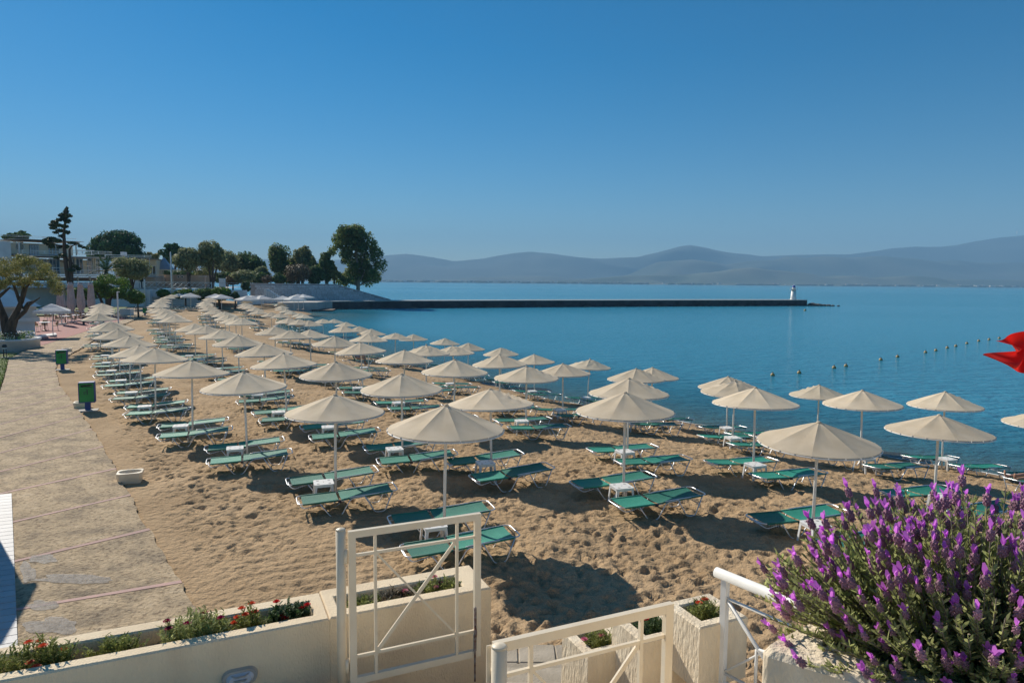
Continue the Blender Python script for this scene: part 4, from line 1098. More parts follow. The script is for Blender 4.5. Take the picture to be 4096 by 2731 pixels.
# ------------------------------------------------------------------ square white parasols at the far end
def square_parasol():
    P = {}
    s_, zt, ze = 1.35, 2.65, 2.12
    mb = MB()
    cs = [(s_, s_), (-s_, s_), (-s_, -s_), (s_, -s_)]
    for k in range(4):
        a, b = cs[k], cs[(k+1) % 4]; n = 6; vs = []; fs = []
        for i in range(n+1):
            t_ = i/n
            for j in range(n+1):
                q_ = j/n; x = (a[0]*(1-q_)+b[0]*q_)*t_; y = (a[1]*(1-q_)+b[1]*q_)*t_
                vs.append((x, y, zt-(zt-ze)*t_-0.05*math.sin(PI*q_)*t_+0.02*math.sin(9*t_)*math.sin(PI*q_)))
        for i in range(n):
            for j in range(n): kk = i*(n+1)+j; fs.append((kk, kk+n+1, kk+n+2, kk+1))
        mb.add(vs, fs, 0, True)
    P['canopy'] = mb.mesh('canopy', M['white_canvas'])
    mb = MB()
    for k in range(4):
        a, b = cs[k], cs[(k+1) % 4]; n = 24; vs = []; fs = []
        for j in range(n+1):
            q_ = j/n; x = a[0]*(1-q_)+b[0]*q_; y = a[1]*(1-q_)+b[1]*q_; z = ze-0.05*math.sin(PI*q_)
            vs += [(x, y, z), (x*1.005, y*1.005, z-0.17-0.04*abs(math.sin(q_*PI*8)))]
        for j in range(n): fs.append((2*j, 2*j+1, 2*j+3, 2*j+2))
        mb.add(vs, fs)
    P['valance'] = mb.mesh('valance', M['white_canvas'])
    P['pole'] = MB().tube([(0, 0, -0.2), (0, 0, 2.62)], 0.035, 8).mesh('pole', M['white_paint'])
    P['base'] = MB().lathe([(0.3, -0.05), (0.3, 0.06), (0.06, 0.1)], n=12).mesh('base', M['concrete'])
    return P
SP = square_parasol()
for (sx, sy) in ((736.5, 1166.6), (762, 1171.5), (861, 1174.6), (885, 1177), (987, 1190.6), (1006, 1188.5), (1045, 1191.7), (1131, 1203), (1193, 1195), (1213, 1197), (1176, 1209.6)):
    x, y, zg = solve(sx, sy, 2.65)
    t_ = thing('square_parasol', 'square white parasol with a scalloped valance at the far end of the beach', 'parasol', (x, y, max(zg, -0.4)), 'square parasols at the far end', random.uniform(0, 1.5))
    for k in SP: link_mesh(k, SP[k], t_)
for k in range(14):
    x, y, zg = solve(700+random.uniform(0, 90), 1222+random.uniform(0, 18), 0.3)
    lounger(x, y, R(random.uniform(-15, 30)), 'green lounger left in the open behind the middle rows near the hedge', 'loungers in the open near the hedge', False)
# ------------------------------------------------------------------ breakwater, lighthouse, rocks
def ground_poly(px): return [at_z(x, y, SEA_Z) for x, y in px]
BT = 0.36
bw = thing('breakwater', 'long dark stone breakwater with a pale concrete top running out into the bay', 'breakwater', (20, 165, SEA_Z))
A0 = Vector((-60, 150)); bpts = [Vector((-41, 141)), Vector((-28, 150)), Vector((5, 166)), Vector((45, 182)), Vector((84.5, 196))]
nb_ = len(bpts); wbw = 4.5
front = bpts; rear = [p+Vector((-0.36, 0.93))*wbw for p in bpts]
poly = [tuple(p) for p in front]+[tuple(p) for p in reversed(rear)]
MB().prism(poly, SEA_Z-2.5, BT-0.18).build('wall', M['breakwater_side'], bw)
poly2 = [(p[0]-0.0, p[1]-0.12) for p in poly[:nb_]]+[(p[0], p[1]+0.12) for p in poly[nb_:]]
MB().prism(poly2, BT-0.178, BT).build('coping', M['concrete'], bw)
rk = random.Random(3)
for k in range(70):
    t_ = rk.random(); i = min(int(t_*(nb_-1)), nb_-2); p = bpts[i].lerp(bpts[i+1], t_*(nb_-1)-i)
    mb = MB(); s_ = rk.uniform(0.5, 1.1)
    mb.sphere((0, 0, 0), (s_*rk.uniform(0.8, 1.3), s_*rk.uniform(0.6, 0.9), s_*0.45), 7, 5)
    mb.v = [tuple(Vector(v)*(1+0.3*mnoise.noise(Vector(v)*1.3+Vector((k, 0, 0))))) for v in mb.v]; mb.sm = [False]*len(mb.f)
    mb.v = [(v[0]+p.x+0.2, v[1]+p.y-0.2, v[2]+SEA_Z-0.1) for v in mb.v]
    mb.build('stone', M['rock'], bw)
for k in range(6):
    mb = MB(); s_ = (1.6, 1.3, 1.0, 0.9, 0.6, 0.5)[k]
    mb.sphere((0, 0, 0), (s_, s_*0.8, s_*0.5), 8, 6)
    mb.v = [tuple(Vector(v)*(1+0.45*mnoise.noise(Vector(v)*1.1+Vector((k*3, 5, 0))))) for v in mb.v]; mb.sm = [False]*len(mb.f)
    x = 86+k*1.35
    mb.v = [(v[0]+x, v[1]+195.5-k*0.2, v[2]+SEA_Z+0.1) for v in mb.v]
    tag(mb.build('rock', M['rock']), 'brown rock in the water off the tip of the breakwater', 'rock', 'rocks off the breakwater tip')
lx, ly = 81.0, 197.2
lh = thing('lighthouse', 'small white lighthouse with a blue dome at the tip of the breakwater', 'lighthouse', (lx, ly, BT))
MB().lathe([(0.98, BT), (0.86, BT+0.12), (0.80, BT+0.4), (0.66, BT+2.55)], (lx, ly, 0), 20).build('tower', M['white_paint'], lh)
MB().lathe([(0.66, BT+2.55), (0.60, BT+2.7), (0.62, BT+2.84), (1.05, BT+2.86), (1.05, BT+2.92)], (lx, ly, 0), 20).build('gallery', M['slab_grey'], lh)
rl = MB().tube([(lx+1.02*math.cos(2*PI*k/18), ly+1.02*math.sin(2*PI*k/18), BT+3.35) for k in range(18)], 0.025, 4, closed=True)
rl.build('railing', M['slab_grey'], lh)
for k in range(9): a = 2*PI*k/9; MB().tube([(lx+1.02*math.cos(a), ly+1.02*math.sin(a), BT+2.92), (lx+1.02*math.cos(a), ly+1.02*math.sin(a), BT+3.35)], 0.022, 4).build('baluster', M['slab_grey'], lh)
MB().lathe([(0.45, BT+2.92), (0.45, BT+3.5)], (lx, ly, 0), 14).build('lantern', M['white_paint'], lh)
MB().lathe([(0.46, BT+3.5), (0.44, BT+3.75), (0.32, BT+3.95), (0.12, BT+4.06), (0.01, BT+4.08)], (lx, ly, 0), 14).build('dome', M['dome_blue'], lh)
# quay between the beach and the breakwater, and the low rock ledge below it
qy = MB(); pts = [at_z(*q_, BT) for q_ in ((1130, 1210), (1268, 1209), (1300, 1205), (1562, 1198.5), (1560, 1197.3), (1240, 1201.5), (1110, 1207))]
qy.prism([(p.x, p.y) for p in pts], -3.0, BT-0.004); tag(qy.build('quay', M['concrete']), 'pale concrete quay along the foot of the stone wall', 'quay')
lg = MB(); pts = [at_z(*q_, SEA_Z+0.35) for q_ in ((1205, 1228), (1250, 1238), (1330, 1238), (1342, 1233), (1300, 1226), (1210, 1219))]
lg.prism([(p.x, p.y) for p in pts], SEA_Z-0.4, [SEA_Z+0.5, SEA_Z+0.3, SEA_Z+0.25, SEA_Z+0.2, SEA_Z+0.5, SEA_Z+0.7]); tag(lg.build('rock_ledge', M['rock']), 'flat dark rock ledge where the beach meets the breakwater', 'rock')

# ------------------------------------------------------------------ white stone wall at the far end
sw = thing('stone_wall', 'long whitewashed stone wall sloping down towards the breakwater', 'wall', (-40, 148, 0))
w0 = at_y(1003, 1200, 143); w1 = at_y(1562, 1199, 156)
wd = Vector((w1.x-w0.x, w1.y-w0.y)); wl_ = wd.length; wd.normalize(); wnrm = Vector((wd.y, -wd.x))
def wall_top(a):
    if a < 0.59*wl_: return 3.85-0.1*a/wl_
    return 3.79+(BT-3.79+0.05)*(a-0.59*wl_)/(0.41*wl_)
n = 24; vs = []; fs = []
for i in range(n+1):
    a = wl_*i/n; p = Vector((w0.x, w0.y))+wd*a; zt = wall_top(a)
    for off in (0, -0.6): q_ = p+wnrm*off; vs += [(q_.x, q_.y, -0.4), (q_.x, q_.y, zt)]
for i in range(n):
    b = 4*i; c = b+4; fs += [(b, c, c+1, b+1), (b+1, c+1, c+3, b+3), (c+2, b+2, b+3, c+3)]
MB().add(vs, fs).build('core', M['joint'], sw)
def stone_mesh(seed):
    rr = random.Random(seed); mb = MB(); mb.bbox((0, 0, 0), (1, 1, 1), 0.12)
    mb.v = [(x*(1+rr.uniform(-.06, .06)), y*(1+rr.uniform(-.06, .06)), z*(1+rr.uniform(-.08, .04))) for x, y, z in mb.v]
    return mb.mesh('stone', M['stone'])
STN = [stone_mesh(k) for k in range(6)]
cnt = 0; ang = math.atan2(wd.y, wd.x); rs_ = random.Random(9)
rowh = 0.47; z = 0.30
while z < 3.9:
    a = rs_.uniform(-0.5, 0)
    while a < wl_-1:
        w = rs_.uniform(0.8, 1.5)
        if wall_top(min(a+w, wl_)) > z+rowh*0.8 and cnt < 298 and a > 0:
            p = Vector((w0.x, w0.y))+wd*(a+w/2)+wnrm*0.05
            link_mesh('stone', STN[cnt % 6], sw, (p.x-sw.location.x, p.y-sw.location.y, z+rowh/2), (0, rs_.uniform(-.02, .02), ang), (w*0.95, 0.22, rowh*0.90)); cnt += 1
        a += w
    z += rowh
cp = MB(); 
for i in range(n):
    a, b = wl_*i/n, wl_*(i+1)/n; p = Vector((w0.x, w0.y))+wd*(a+b)/2-wnrm*0.3
    za, zb = wall_top(a), wall_top(b); ln = math.hypot(b-a, zb-za)
    Mx = Matrix.Translation((p.x, p.y, (za+zb)/2+0.05)) @ Matrix.Rotation(ang, 4, 'Z') @ Matrix.Rotation(-math.atan2(zb-za, b-a), 4, 'Y')
    MB().box((0, 0, 0), (ln*0.985, 0.8, 0.1), M=Mx).build('coping_stone', M['stone'], sw)
# stair and low wall at its left end
ls = thing('low_stone_wall', 'low whitewashed wall with steps left of the long stone wall', 'wall', (-55, 138, 0))
a, b = at_y(948, 1190, 132), at_y(1056, 1190, 138)
MB().prism([(a.x, a.y), (b.x, b.y), (b.x-0.3, b.y+0.8), (a.x-0.3, a.y+0.8)], -0.2, 1.5).build('wall', M['wall_white'], ls)
for k in range(8):
    c = at_y(1060+k*8.5, 1190, 138.5+k*0.3)
    MB().box((c.x+0.2, c.y+0.6, 0.55+(7-k)*0.12), (0.46, 1.8, 1.0+(7-k)*0.28-0.1)).build('step', M['wall_white'], ls)

# ------------------------------------------------------------------ buoys
for (x, y) in ((658, 342), (837, 327), (1072, 292), (1152, 280), (1387, 238), (1500, 218), (1688, 188), (1758, 175), (1835, 157), (1893, 145), (1967, 127), (2047, 110), (2117, 101), (2185, 92), (2260, 80)):
    p = at_z(2700+x/1.685, 1300+y/1.685, SEA_Z)
    t_ = thing('buoy', 'small ochre float in the line of buoys off the beach', 'buoy', (p.x, p.y, SEA_Z), 'line of floats off the beach')
    MB().sphere((p.x, p.y, SEA_Z+0.06), (0.14, 0.14, 0.135), 10, 7).build('float', M['buoy'], t_)
    MB().tube([(p.x, p.y, SEA_Z+0.2), (p.x, p.y, SEA_Z+0.27)], 0.035, 6).build('eye', M['dark_plastic'], t_)
p = at_z(3220, 1243, SEA_Z); tag(MB().sphere((p.x, p.y, SEA_Z+0.1), 0.3, 8, 6).build('buoy', M['buoy']), 'single yellowish buoy floating below the lighthouse', 'buoy')

# ------------------------------------------------------------------ bins, pots, bollard lamps
def bin_thing(x, y, rz, label, z=0.0):
    t_ = thing('litter_bin', label, 'bin', (x, y, z), None)
    Mx = Matrix.Translation((x, y, z)) @ Matrix.Rotation(rz, 4, 'Z')
    def B(name, c, d, m): return MB().box((0, 0, 0), d, M=Mx @ Matrix.Translation(c)).build(name, m, t_)
    B('base_plate', (0, 0, 0.02), (0.62, 0.42, 0.04), M['concrete']); B('post', (0, 0.03, 0.18), (0.17, 0.10, 0.30), M['bin_blue'])
    bd = MB(); prof = [(-0.235, 0.33), (0.235, 0.33), (0.235, 0.97), (-0.235, 0.97)]
    ring_ = []
    # body with a slot under the hood
    for (x0, x1, z0, z1) in ((-0.22, 0.22, 0.34, 0.86), (-0.22, -0.17, 0.86, 0.94), (0.17, 0.22, 0.86, 0.94), (-0.22, 0.22, 0.94, 0.99)):
        bd.box((0, 0, 0), (x1-x0, 0.28, z1-z0-0.001), M=Mx @ Matrix.Translation(((x0+x1)/2, 0, (z0+z1)/2)))
    b_ = bd.build('body', M['bin_green'], t_)
    B('slot_back', (0, 0.08, 0.90), (0.335, 0.02, 0.075), M['dark_plastic'])
    fr_ = MB()
    for (x0, x1, z0, z1) in ((-0.245, -0.222, 0.31, 1.0), (0.222, 0.245, 0.31, 1.0), (-0.222, 0.222, 0.31, 0.338)):
        fr_.box((0, 0, 0), (x1-x0, 0.30, z1-z0), M=Mx @ Matrix.Translation(((x0+x1)/2, 0, (z0+z1)/2)))
    fr_.build('frame', M['bin_blue'], t_)
    B('lid', (0, 0, 1.008), (0.47, 0.31, 0.03), M['bin_blue'])
    ic = MB()   # pictogram: a person dropping litter into a basket
    for (cx, cz, w, h) in ((-0.08, 0.66, 0.012, 0.10), (-0.045, 0.66, 0.012, 0.10), (-0.062, 0.615, 0.045, 0.012), (0.02, 0.665, 0.026, 0.15), (0.02, 0.765, 0.034, 0.034), (-0.015, 0.705, 0.06, 0.014)):
        ic.box((0, 0, 0), (w, 0.004, h), M=Mx @ Matrix.Translation((cx, -0.1425, cz)))
    ic.build('pictogram', M['ink'], t_)
    return t_
P0 = [at_z(250, 1480, 0), at_z(352, 1643, 0), at_z(580, 1262, 0), at_z(82, 1388, 0)]
bin_thing(P0[1].x, P0[1].y, R(24), 'green litter bin on a blue post with a stone block behind it')
bin_thing(P0[0].x, P0[0].y, R(20), 'green litter bin on a blue post where the path bends past the lawn')
bin_thing(P0[2].x, P0[2].y, R(30), 'small distant green litter bin at the path edge near the round green tree')
bin_thing(P0[3].x, P0[3].y, R(60), 'green and blue litter bin in front of the round olive planter')
def stone_pot(x, y, rz, label):
    t_ = thing('stone_ashtray', label, 'stone block', (x, y, 0), 'white stone ash blocks along the path')
    mb = MB(); n = 24; vs = []; fs = []
    def sq_(k, h, e=0.12):
        a = 2*PI*k/n; c_, s_ = math.cos(a), math.sin(a); m_ = max(abs(c_)/1.25, abs(s_))
        return Vector((c_/m_*h*0.8, s_/m_*h*0.8, 0))
    rings = [[sq_(k, 0.235)*0.95+Vector((0, 0, -0.05)) for k in range(n)], [sq_(k, 0.255) + Vector((0, 0, 0.14)) for k in range(n)], [sq_(k, 0.26)+Vector((0, 0, 0.235)) for k in range(n)],
             [Vector((0.235*math.cos(2*PI*k/n), 0.165*math.sin(2*PI*k/n), 0.237)) for k in range(n)], [Vector((0.21*math.cos(2*PI*k/n), 0.145*math.sin(2*PI*k/n), 0.15)) for k in range(n)]]
    Mx = Matrix.Translation((x, y, 0)) @ Matrix.Rotation(rz, 4, 'Z')
    for r_ in rings: vs += [Mx @ p for p in r_]
    for i in range(4):
        for k in range(n): q_ = (k+1) % n; fs.append((i*n+k, i*n+q_, (i+1)*n+q_, (i+1)*n+k))
    fs.append(tuple(range(n)))
    mb.add(vs, fs); mb.build('block', M['gate_paint'], t_)
    b = 4*n; MB().add([Mx @ (p+Vector((0, 0, -0.004))) for p in rings[4]], [tuple(range(n))]).build('ash', M['soil'], t_)
for (sx, sy, lb) in ((522, 1925, 'white stone ash block alone at the path edge beside bare sand'), (330, 1632, 'white stone ash block standing behind a green litter bin'), (268, 1408, 'white stone ash block on the sand beyond the bend of the path')):
    p = at_z(sx, sy, 0.0); stone_pot(p.x, p.y, R(22), lb)
def bollard(sx, sy, label, z=0.04):
    p = at_z(sx, sy, z); t_ = thing('bollard_lamp', label, 'lamp', (p.x, p.y, z))
    MB().tube([(p.x-0.07, p.y, z), (p.x-0.07, p.y, z+0.62)], 0.03, 8).tube([(p.x+0.09, p.y, z), (p.x+0.09, p.y, z+0.5)], 0.02, 8).build('post', M['iron'], t_)
    MB().lathe([(0.13, z+0.60), (0.13, z+0.66), (0.10, z+0.74), (0.02, z+0.78)], (p.x, p.y, 0), 14).build('hood', M['iron'], t_)
    MB().lathe([(0.03, z+0.47), (0.09, z+0.50), (0.10, z+0.58)], (p.x, p.y, 0), 14).build('globe', M['lamp_glass'], t_)
    MB().box((p.x, p.y, z), (0.4, 0.3, 0.06)).build('base', M['concrete'], t_)
bollard(20, 1430, 'dark bollard lamp on the lawn left of the path')
bollard(545, 1250, 'distant bollard lamp on the small lawn by the white wall')

# ------------------------------------------------------------------ trees
def leaf_cloud(mb, clumps, n, size, rnd, flat=0.0, shell=0.5):
    wts = [r[0]*r[1]+r[0]*r[2] for c, r in clumps]; tot = sum(wts)
    for (c, r), w in zip(clumps, wts):
        for k in range(max(6, int(n*w/tot))):
            while True:
                d = Vector((rnd.gauss(0, 1), rnd.gauss(0, 1), rnd.gauss(0, 1)))
                if d.length > 0.1: d.normalize(); break
            f = shell+(1-shell)*rnd.random()**0.6
            if rnd.random() < 0.1: f *= 1.14
            p = Vector((c[0]+d.x*r[0]*f, c[1]+d.y*r[1]*f, c[2]+d.z*r[2]*f))
            nn = (d+Vector((rnd.uniform(-.9, .9), rnd.uniform(-.9, .9), rnd.uniform(-.6, .9)))).normalized()
            a = nn.cross(Vector((rnd.uniform(-1, 1), rnd.uniform(-1, 1), rnd.uniform(-1, 1)))).normalized(); b = nn.cross(a)
            s_ = size*rnd.uniform(0.5, 1.25); e = 0.55-flat
            mb.add([p-a*s_, p-b*s_*e, p+a*s_, p+b*s_*e], [(0, 1, 2, 3)])
def auto_clumps(c, r, k, rnd, lo=0.28, hi=0.45, base=-0.6):
    out = []
    for i in range(k):
        while True:
            d = Vector((rnd.uniform(-1, 1), rnd.uniform(-1, 1), rnd.uniform(base, 1)))
            if d.length < 1: break
        s_ = rnd.uniform(lo, hi); d *= (1-s_*0.75)
        out.append(((c[0]+d.x*r[0], c[1]+d.y*r[1], c[2]+d.z*r[2]), (r[0]*s_, r[1]*s_, r[2]*s_*rnd.uniform(0.7, 1.0))))
    return out
def tree(name, label, cat, base, clumps, n, leaf, lm, trunks, bark='bark', group=None, seed=1, shell=0.5, flat=0.0):
    rnd = random.Random(seed)
    t_ = thing(name, label, cat, base, group)
    mb = MB(); leaf_cloud(mb, clumps, n, leaf, rnd, flat, shell); mb.build('crown', lm, t_)
    if trunks:
        tb = MB()
        for pts, rr in trunks: tb.tube(pts, rr, 7, cap=False)
        tb.build('trunk', M[bark], t_)
    return t_
def px_tree(name, label, cat, sx, stop, sbot, w, Y, lm, k=16, n=3500, leaf=0.32, seed=1, trunk_from=None, zbase=None, ry=None, lo=0.34, hi=0.56, base=-1.0, group=None, bark='bark', stems=3, squash=1.0):
    rnd = random.Random(seed*13+5)
    a, b = at_y(sx, stop, Y), at_y(sx, sbot, Y); rx = w/2/FPX*Y; rz = (a.z-b.z)/2
    c = Vector((a.x, Y, (a.z+b.z)/2)); zb = zbase if zbase is not None else 0.0
    k = int(k*1.5); n = int(n*1.7)
    cl = auto_clumps(c, (rx, ry or rx*0.9, rz), k, rnd, lo*1.25, hi*1.2, base)
    tr = []
    foot = Vector((c.x, Y, zb-0.2))
    for i in range(stems):
        q_ = Vector(cl[i*3 % len(cl)][0]); f2 = foot+Vector((rnd.uniform(-.2, .2), rnd.uniform(-.2, .2), 0))
        midp = f2.lerp(q_, 0.5)+Vector((0, 0, (q_.z-f2.z)*0.15))
        r0 = 0.02*(a.z-zb)+0.06
        tr.append(([f2, f2.lerp(midp, 0.5), midp, q_], [r0, r0*0.85, r0*0.6, r0*0.2]))
    return tree(name, label, cat, (c.x, Y, zb), cl, n, leaf, M[lm], tr, bark, group, seed)
# big eucalyptus at the end of the wall: tall, ragged, bare at the foot
rnd = random.Random(4)
Ye = 160; cl = []
for k in range(120):
    f = rnd.random(); sy = 918+f*205; wid = 28+75*math.sin(min(1, f*1.1+0.08)*PI*0.66)
    sx = 1424+rnd.uniform(-1, 1)*wid*(1 if k % 3 else 0.5)+(f-0.5)*24
    p = at_y(sx, sy, Ye+rnd.uniform(-3.5, 3.5)); r_ = rnd.uniform(0.8, 1.6); cl.append((tuple(p), (r_, r_, r_*rnd.uniform(0.8, 1.3))))
bs_ = at_y(1432, 1160, Ye)
tk = [([bs_+Vector((0, 0, -1.5)), bs_+Vector((0.1, 0, 3)), at_y(1425, 1000, Ye), at_y(1420, 930, Ye)], [0.5, 0.4, 0.28, 0.06])]
for sx, sy in ((1380, 1080), (1470, 1060), (1395, 1000), (1460, 980), (1355, 1110), (1490, 1120)):
    q_ = at_y(sx, sy, Ye); tk.append(([bs_+Vector((0, 0, 1.0)), bs_.lerp(q_, 0.5)+Vector((0, 0, 0.5)), q_], [0.25, 0.18, 0.05]))
tree('eucalyptus_tree', 'tallest dark eucalyptus at the seaward end of the stone wall', 'tree', tuple(bs_+Vector((0, 0, -1.2))), cl, 20000, 0.30, M['leaf_euca'], tk, 'bark_pale', seed=4, shell=0.35)
px_tree('eucalyptus_tree', 'small sparse eucalyptus leaning beside the tallest one', 'tree', 1303, 1003, 1135, 74, 157, 'leaf_euca', 14, 1900, 0.30, 6, zbase=2.6, lo=0.2, hi=0.34, bark='bark_pale')
px_tree('eucalyptus_tree', 'rounded dark eucalyptus behind the middle of the stone wall', 'tree', 1118, 966, 1105, 96, 160, 'leaf_euca', 18, 3000, 0.33, 7, zbase=2.0, bark='bark_pale')
px_tree('eucalyptus_tree', 'spiky thin-topped eucalyptus behind the middle of the stone wall', 'tree', 1208, 972, 1105, 96, 162, 'leaf_silver', 16, 2300, 0.30, 8, zbase=2.0, lo=0.16, hi=0.30, bark='bark_pale')
px_tree('shrub', 'brownish rounded bush just behind the stone wall', 'shrub', 1190, 1050, 1142, 115, 152, 'leaf_brown', 14, 2000, 0.26, 9, zbase=2.0)
px_tree('shrub', 'dark green rounded bush just behind the left end of the stone wall', 'shrub', 1120, 1090, 1140, 60, 150, 'leaf_dark', 10, 1300, 0.26, 10, zbase=2.0)
px_tree('shrub', 'dark bush under the small eucalyptus', 'shrub', 1262, 1062, 1142, 75, 154, 'leaf_dark', 12, 1800, 0.28, 11, zbase=2.0)
px_tree('shrub', 'yellowish bush beside the tall eucalyptus trunk', 'shrub', 1335, 1060, 1130, 60, 158, 'leaf_olive', 10, 1300, 0.28, 12, zbase=2.0, lo=0.2, hi=0.35)
px_tree('shrub', 'pale brown low bush left of the dark bush behind the wall', 'shrub', 1072, 1095, 1135, 60, 150, 'leaf_brown', 9, 1000, 0.24, 13, zbase=2.0)
px_tree('broadleaf_tree', 'wide dark tree mass right of the pavilion', 'tree', 985, 1008, 1122, 150, 165, 'leaf_dark', 22, 4200, 0.34, 14, zbase=2.0, hi=0.4)
px_tree('broadleaf_tree', 'grey-green tree between the pavilion olives and the dark tree mass', 'tree', 905, 995, 1110, 105, 160, 'leaf_silver', 18, 2600, 0.32, 15, zbase=2.0)
px_tree('olive_tree', 'pale rounded olive bush in front of the dark tree mass', 'olive tree', 972, 1072, 1140, 108, 134, 'leaf_silver', 18, 2600, 0.22, 16, zbase=1.0)
px_tree('olive_tree', 'two-stemmed olive tree in front of the pavilion', 'olive tree', 752, 978, 1095, 130, 122, 'leaf_silver', 24, 4000, 0.22, 17, zbase=3.0, lo=0.22, hi=0.38)
px_tree('olive_tree', 'taller olive tree right of the pavilion', 'olive tree', 838, 960, 1095, 118, 124, 'leaf_silver', 24, 4000, 0.22, 18, zbase=3.0, lo=0.22, hi=0.38)
px_tree('pine_tree', 'dark pine behind the pavilion roof', 'pine tree', 690, 968, 1060, 98, 165, 'leaf_pine', 20, 2600, 0.34, 19, zbase=2.0, lo=0.2, hi=0.36)
px_tree('broadleaf_tree', 'hazy low tree left of the pavilion roof', 'tree', 612, 1000, 1080, 80, 168, 'leaf_olive', 14, 1500, 0.3, 20, zbase=2.0, lo=0.18, hi=0.35)
px_tree('pine_tree', 'small pine peeking over the hotel roof', 'pine tree', 70, 918, 975, 105, 150, 'leaf_dark', 14, 1700, 0.30, 21, zbase=2.0, lo=0.18, hi=0.33)
# umbrella pine: a dense dome of many rounded pads
rnd = random.Random(22); cl = []; Yp = 165
for k in range(130):
    a = rnd.uniform(0, PI); f = rnd.random()**0.5
    sx = 466+math.cos(a)*113*f*rnd.uniform(0.9, 1.0); sy = 1035-math.sin(a)*104*f
    p = at_y(sx, sy, Yp+rnd.uniform(-5, 5)*math.sqrt(max(0.05, 1-f*f))-2); r_ = rnd.uniform(0.9, 1.5); cl.append((tuple(p), (r_, r_, r_*0.8)))
q_ = at_y(466, 1040, Yp)
tree('umbrella_pine', 'big dark dome-shaped umbrella pine behind the hotel', 'pine tree', (q_.x, Yp, 2.0), cl, 20000, 0.26, M['leaf_pine'], [([(q_.x, Yp, 1.5), (q_.x, Yp, 5), (q_.x+0.5, Yp, 10)], [0.5, 0.4, 0.2])], seed=22, shell=0.75)
# ragged conifer with two bare trunks
rnd = random.Random(23); Yc = 96; cl = []
for (sx, sy, w, h) in ((267, 832, 5, 8), (264, 845, 12, 8), (262, 858, 18, 9), (275, 864, 14, 5), (255, 872, 16, 9), (268, 884, 16, 8), (240, 862, 9, 5), (218, 888, 16, 7), (236, 880, 12, 6), (208, 900, 14, 6), (232, 900, 16, 7), (258, 905, 16, 8), (270, 888, 9, 6), (214, 912, 15, 6), (245, 922, 18, 7), (268, 930, 12, 8), (222, 930, 12, 5), (206, 955, 20, 8), (186, 962, 18, 8), (230, 962, 16, 8), (202, 978, 18, 6), (180, 972, 10, 4), (262, 985, 14, 10), (288, 972, 18, 4), (305, 975, 12, 4), (320, 985, 8, 5), (335, 990, 7, 5), (250, 1020, 16, 7), (225, 1030, 16, 5), (272, 1035, 10, 8), (300, 1065, 14, 6), (285, 1080, 16, 6), (315, 1075, 10, 6), (206, 988, 14, 4), (246, 945, 12, 5), (236, 990, 10, 4)):
    p = at_y(sx, sy, Yc+rnd.uniform(-0.8, 0.8)); k = Yc/FPX; cl.append((tuple(p), (w*k*0.95, w*k*0.8, h*k*0.9)))
pp = lambda x, y: at_y(x, y, Yc)
tk = [([pp(283, 1140), pp(270, 1100), pp(262, 1050), pp(257, 990), pp(256, 930), pp(262, 870), pp(267, 825)], [0.36, 0.32, 0.28, 0.24, 0.18, 0.10, 0.03]),
      ([pp(285, 1138), pp(286, 1090), pp(280, 1040), pp(278, 1000), pp(286, 985), pp(310, 975), pp(335, 982)], [0.28, 0.24, 0.20, 0.14, 0.09, 0.06, 0.02])]
for x, y, x2, y2 in ((256, 990, 200, 965), (257, 960, 210, 905), (258, 900, 220, 888), (262, 1050, 225, 1028), (280, 1040, 312, 1072), (257, 930, 236, 940), (258, 985, 190, 962)):
    a, b = pp(x, y), pp(x2, y2); tk.append(([a, a.lerp(b, 0.5)-Vector((0, 0, 0.15)), b], [0.10, 0.07, 0.02]))
q_ = pp(284, 1142)
tree('conifer_tree', 'tall ragged conifer with bare trunks in front of the hotel', 'conifer', (q_.x, Yc, q_.z-0.3), cl, 5200, 0.20, M['leaf_conifer'], tk, seed=23, shell=0.2)
# olive tree with thick twisted trunk in the round planter
rnd = random.Random(24); Yo = 44.5; cl = []
po = lambda x, y, dy=0: at_y(x, y, Yo+dy)
for k in range(80):
    a = rnd.uniform(-0.25, PI+0.25); f = rnd.random()**0.5
    sx = 85+math.cos(a)*165*f; sy = 1150-math.sin(a)*120*f
    if sx > 200: sy += (sx-200)*0.45
    r_ = rnd.uniform(0.22, 0.42); cl.append((tuple(po(sx, sy, rnd.uniform(-1.6, 1.6))), (r_*1.2, r_*1.2, r_*0.8)))
tk = [([po(35, 1330), po(45, 1290), po(75, 1230), po(85, 1205), po(90, 1170), po(100, 1130)], [0.34, 0.26, 0.16, 0.14, 0.09, 0.03]),
      ([po(30, 1330), po(15, 1270), po(0, 1230), po(-10, 1190), po(40, 1150)], [0.34, 0.24, 0.20, 0.15, 0.05]),
      ([po(45, 1320), po(65, 1275), po(100, 1245), po(115, 1220), po(160, 1190)], [0.26, 0.15, 0.13, 0.10, 0.03]),
      ([po(82, 1215), po(62, 1160), po(55, 1140), po(30, 1110)], [0.12, 0.09, 0.08, 0.02]), ([po(86, 1210), po(105, 1150), po(118, 1135)], [0.13, 0.08, 0.05]),
      ([po(85, 1225), po(95, 1235), po(110, 1210), po(150, 1200)], [0.12, 0.08, 0.06, 0.02]), ([po(40, 1345), po(40, 1320)], [0.5, 0.34])]
q_ = po(40, 1345)
tree('olive_tree', 'old olive tree with a thick forked trunk in the round white planter', 'olive tree', (q_.x, Yo, 0.6), cl, 15000, 0.075, M['leaf_olive'], tk, seed=24, shell=0.1, flat=0.22)
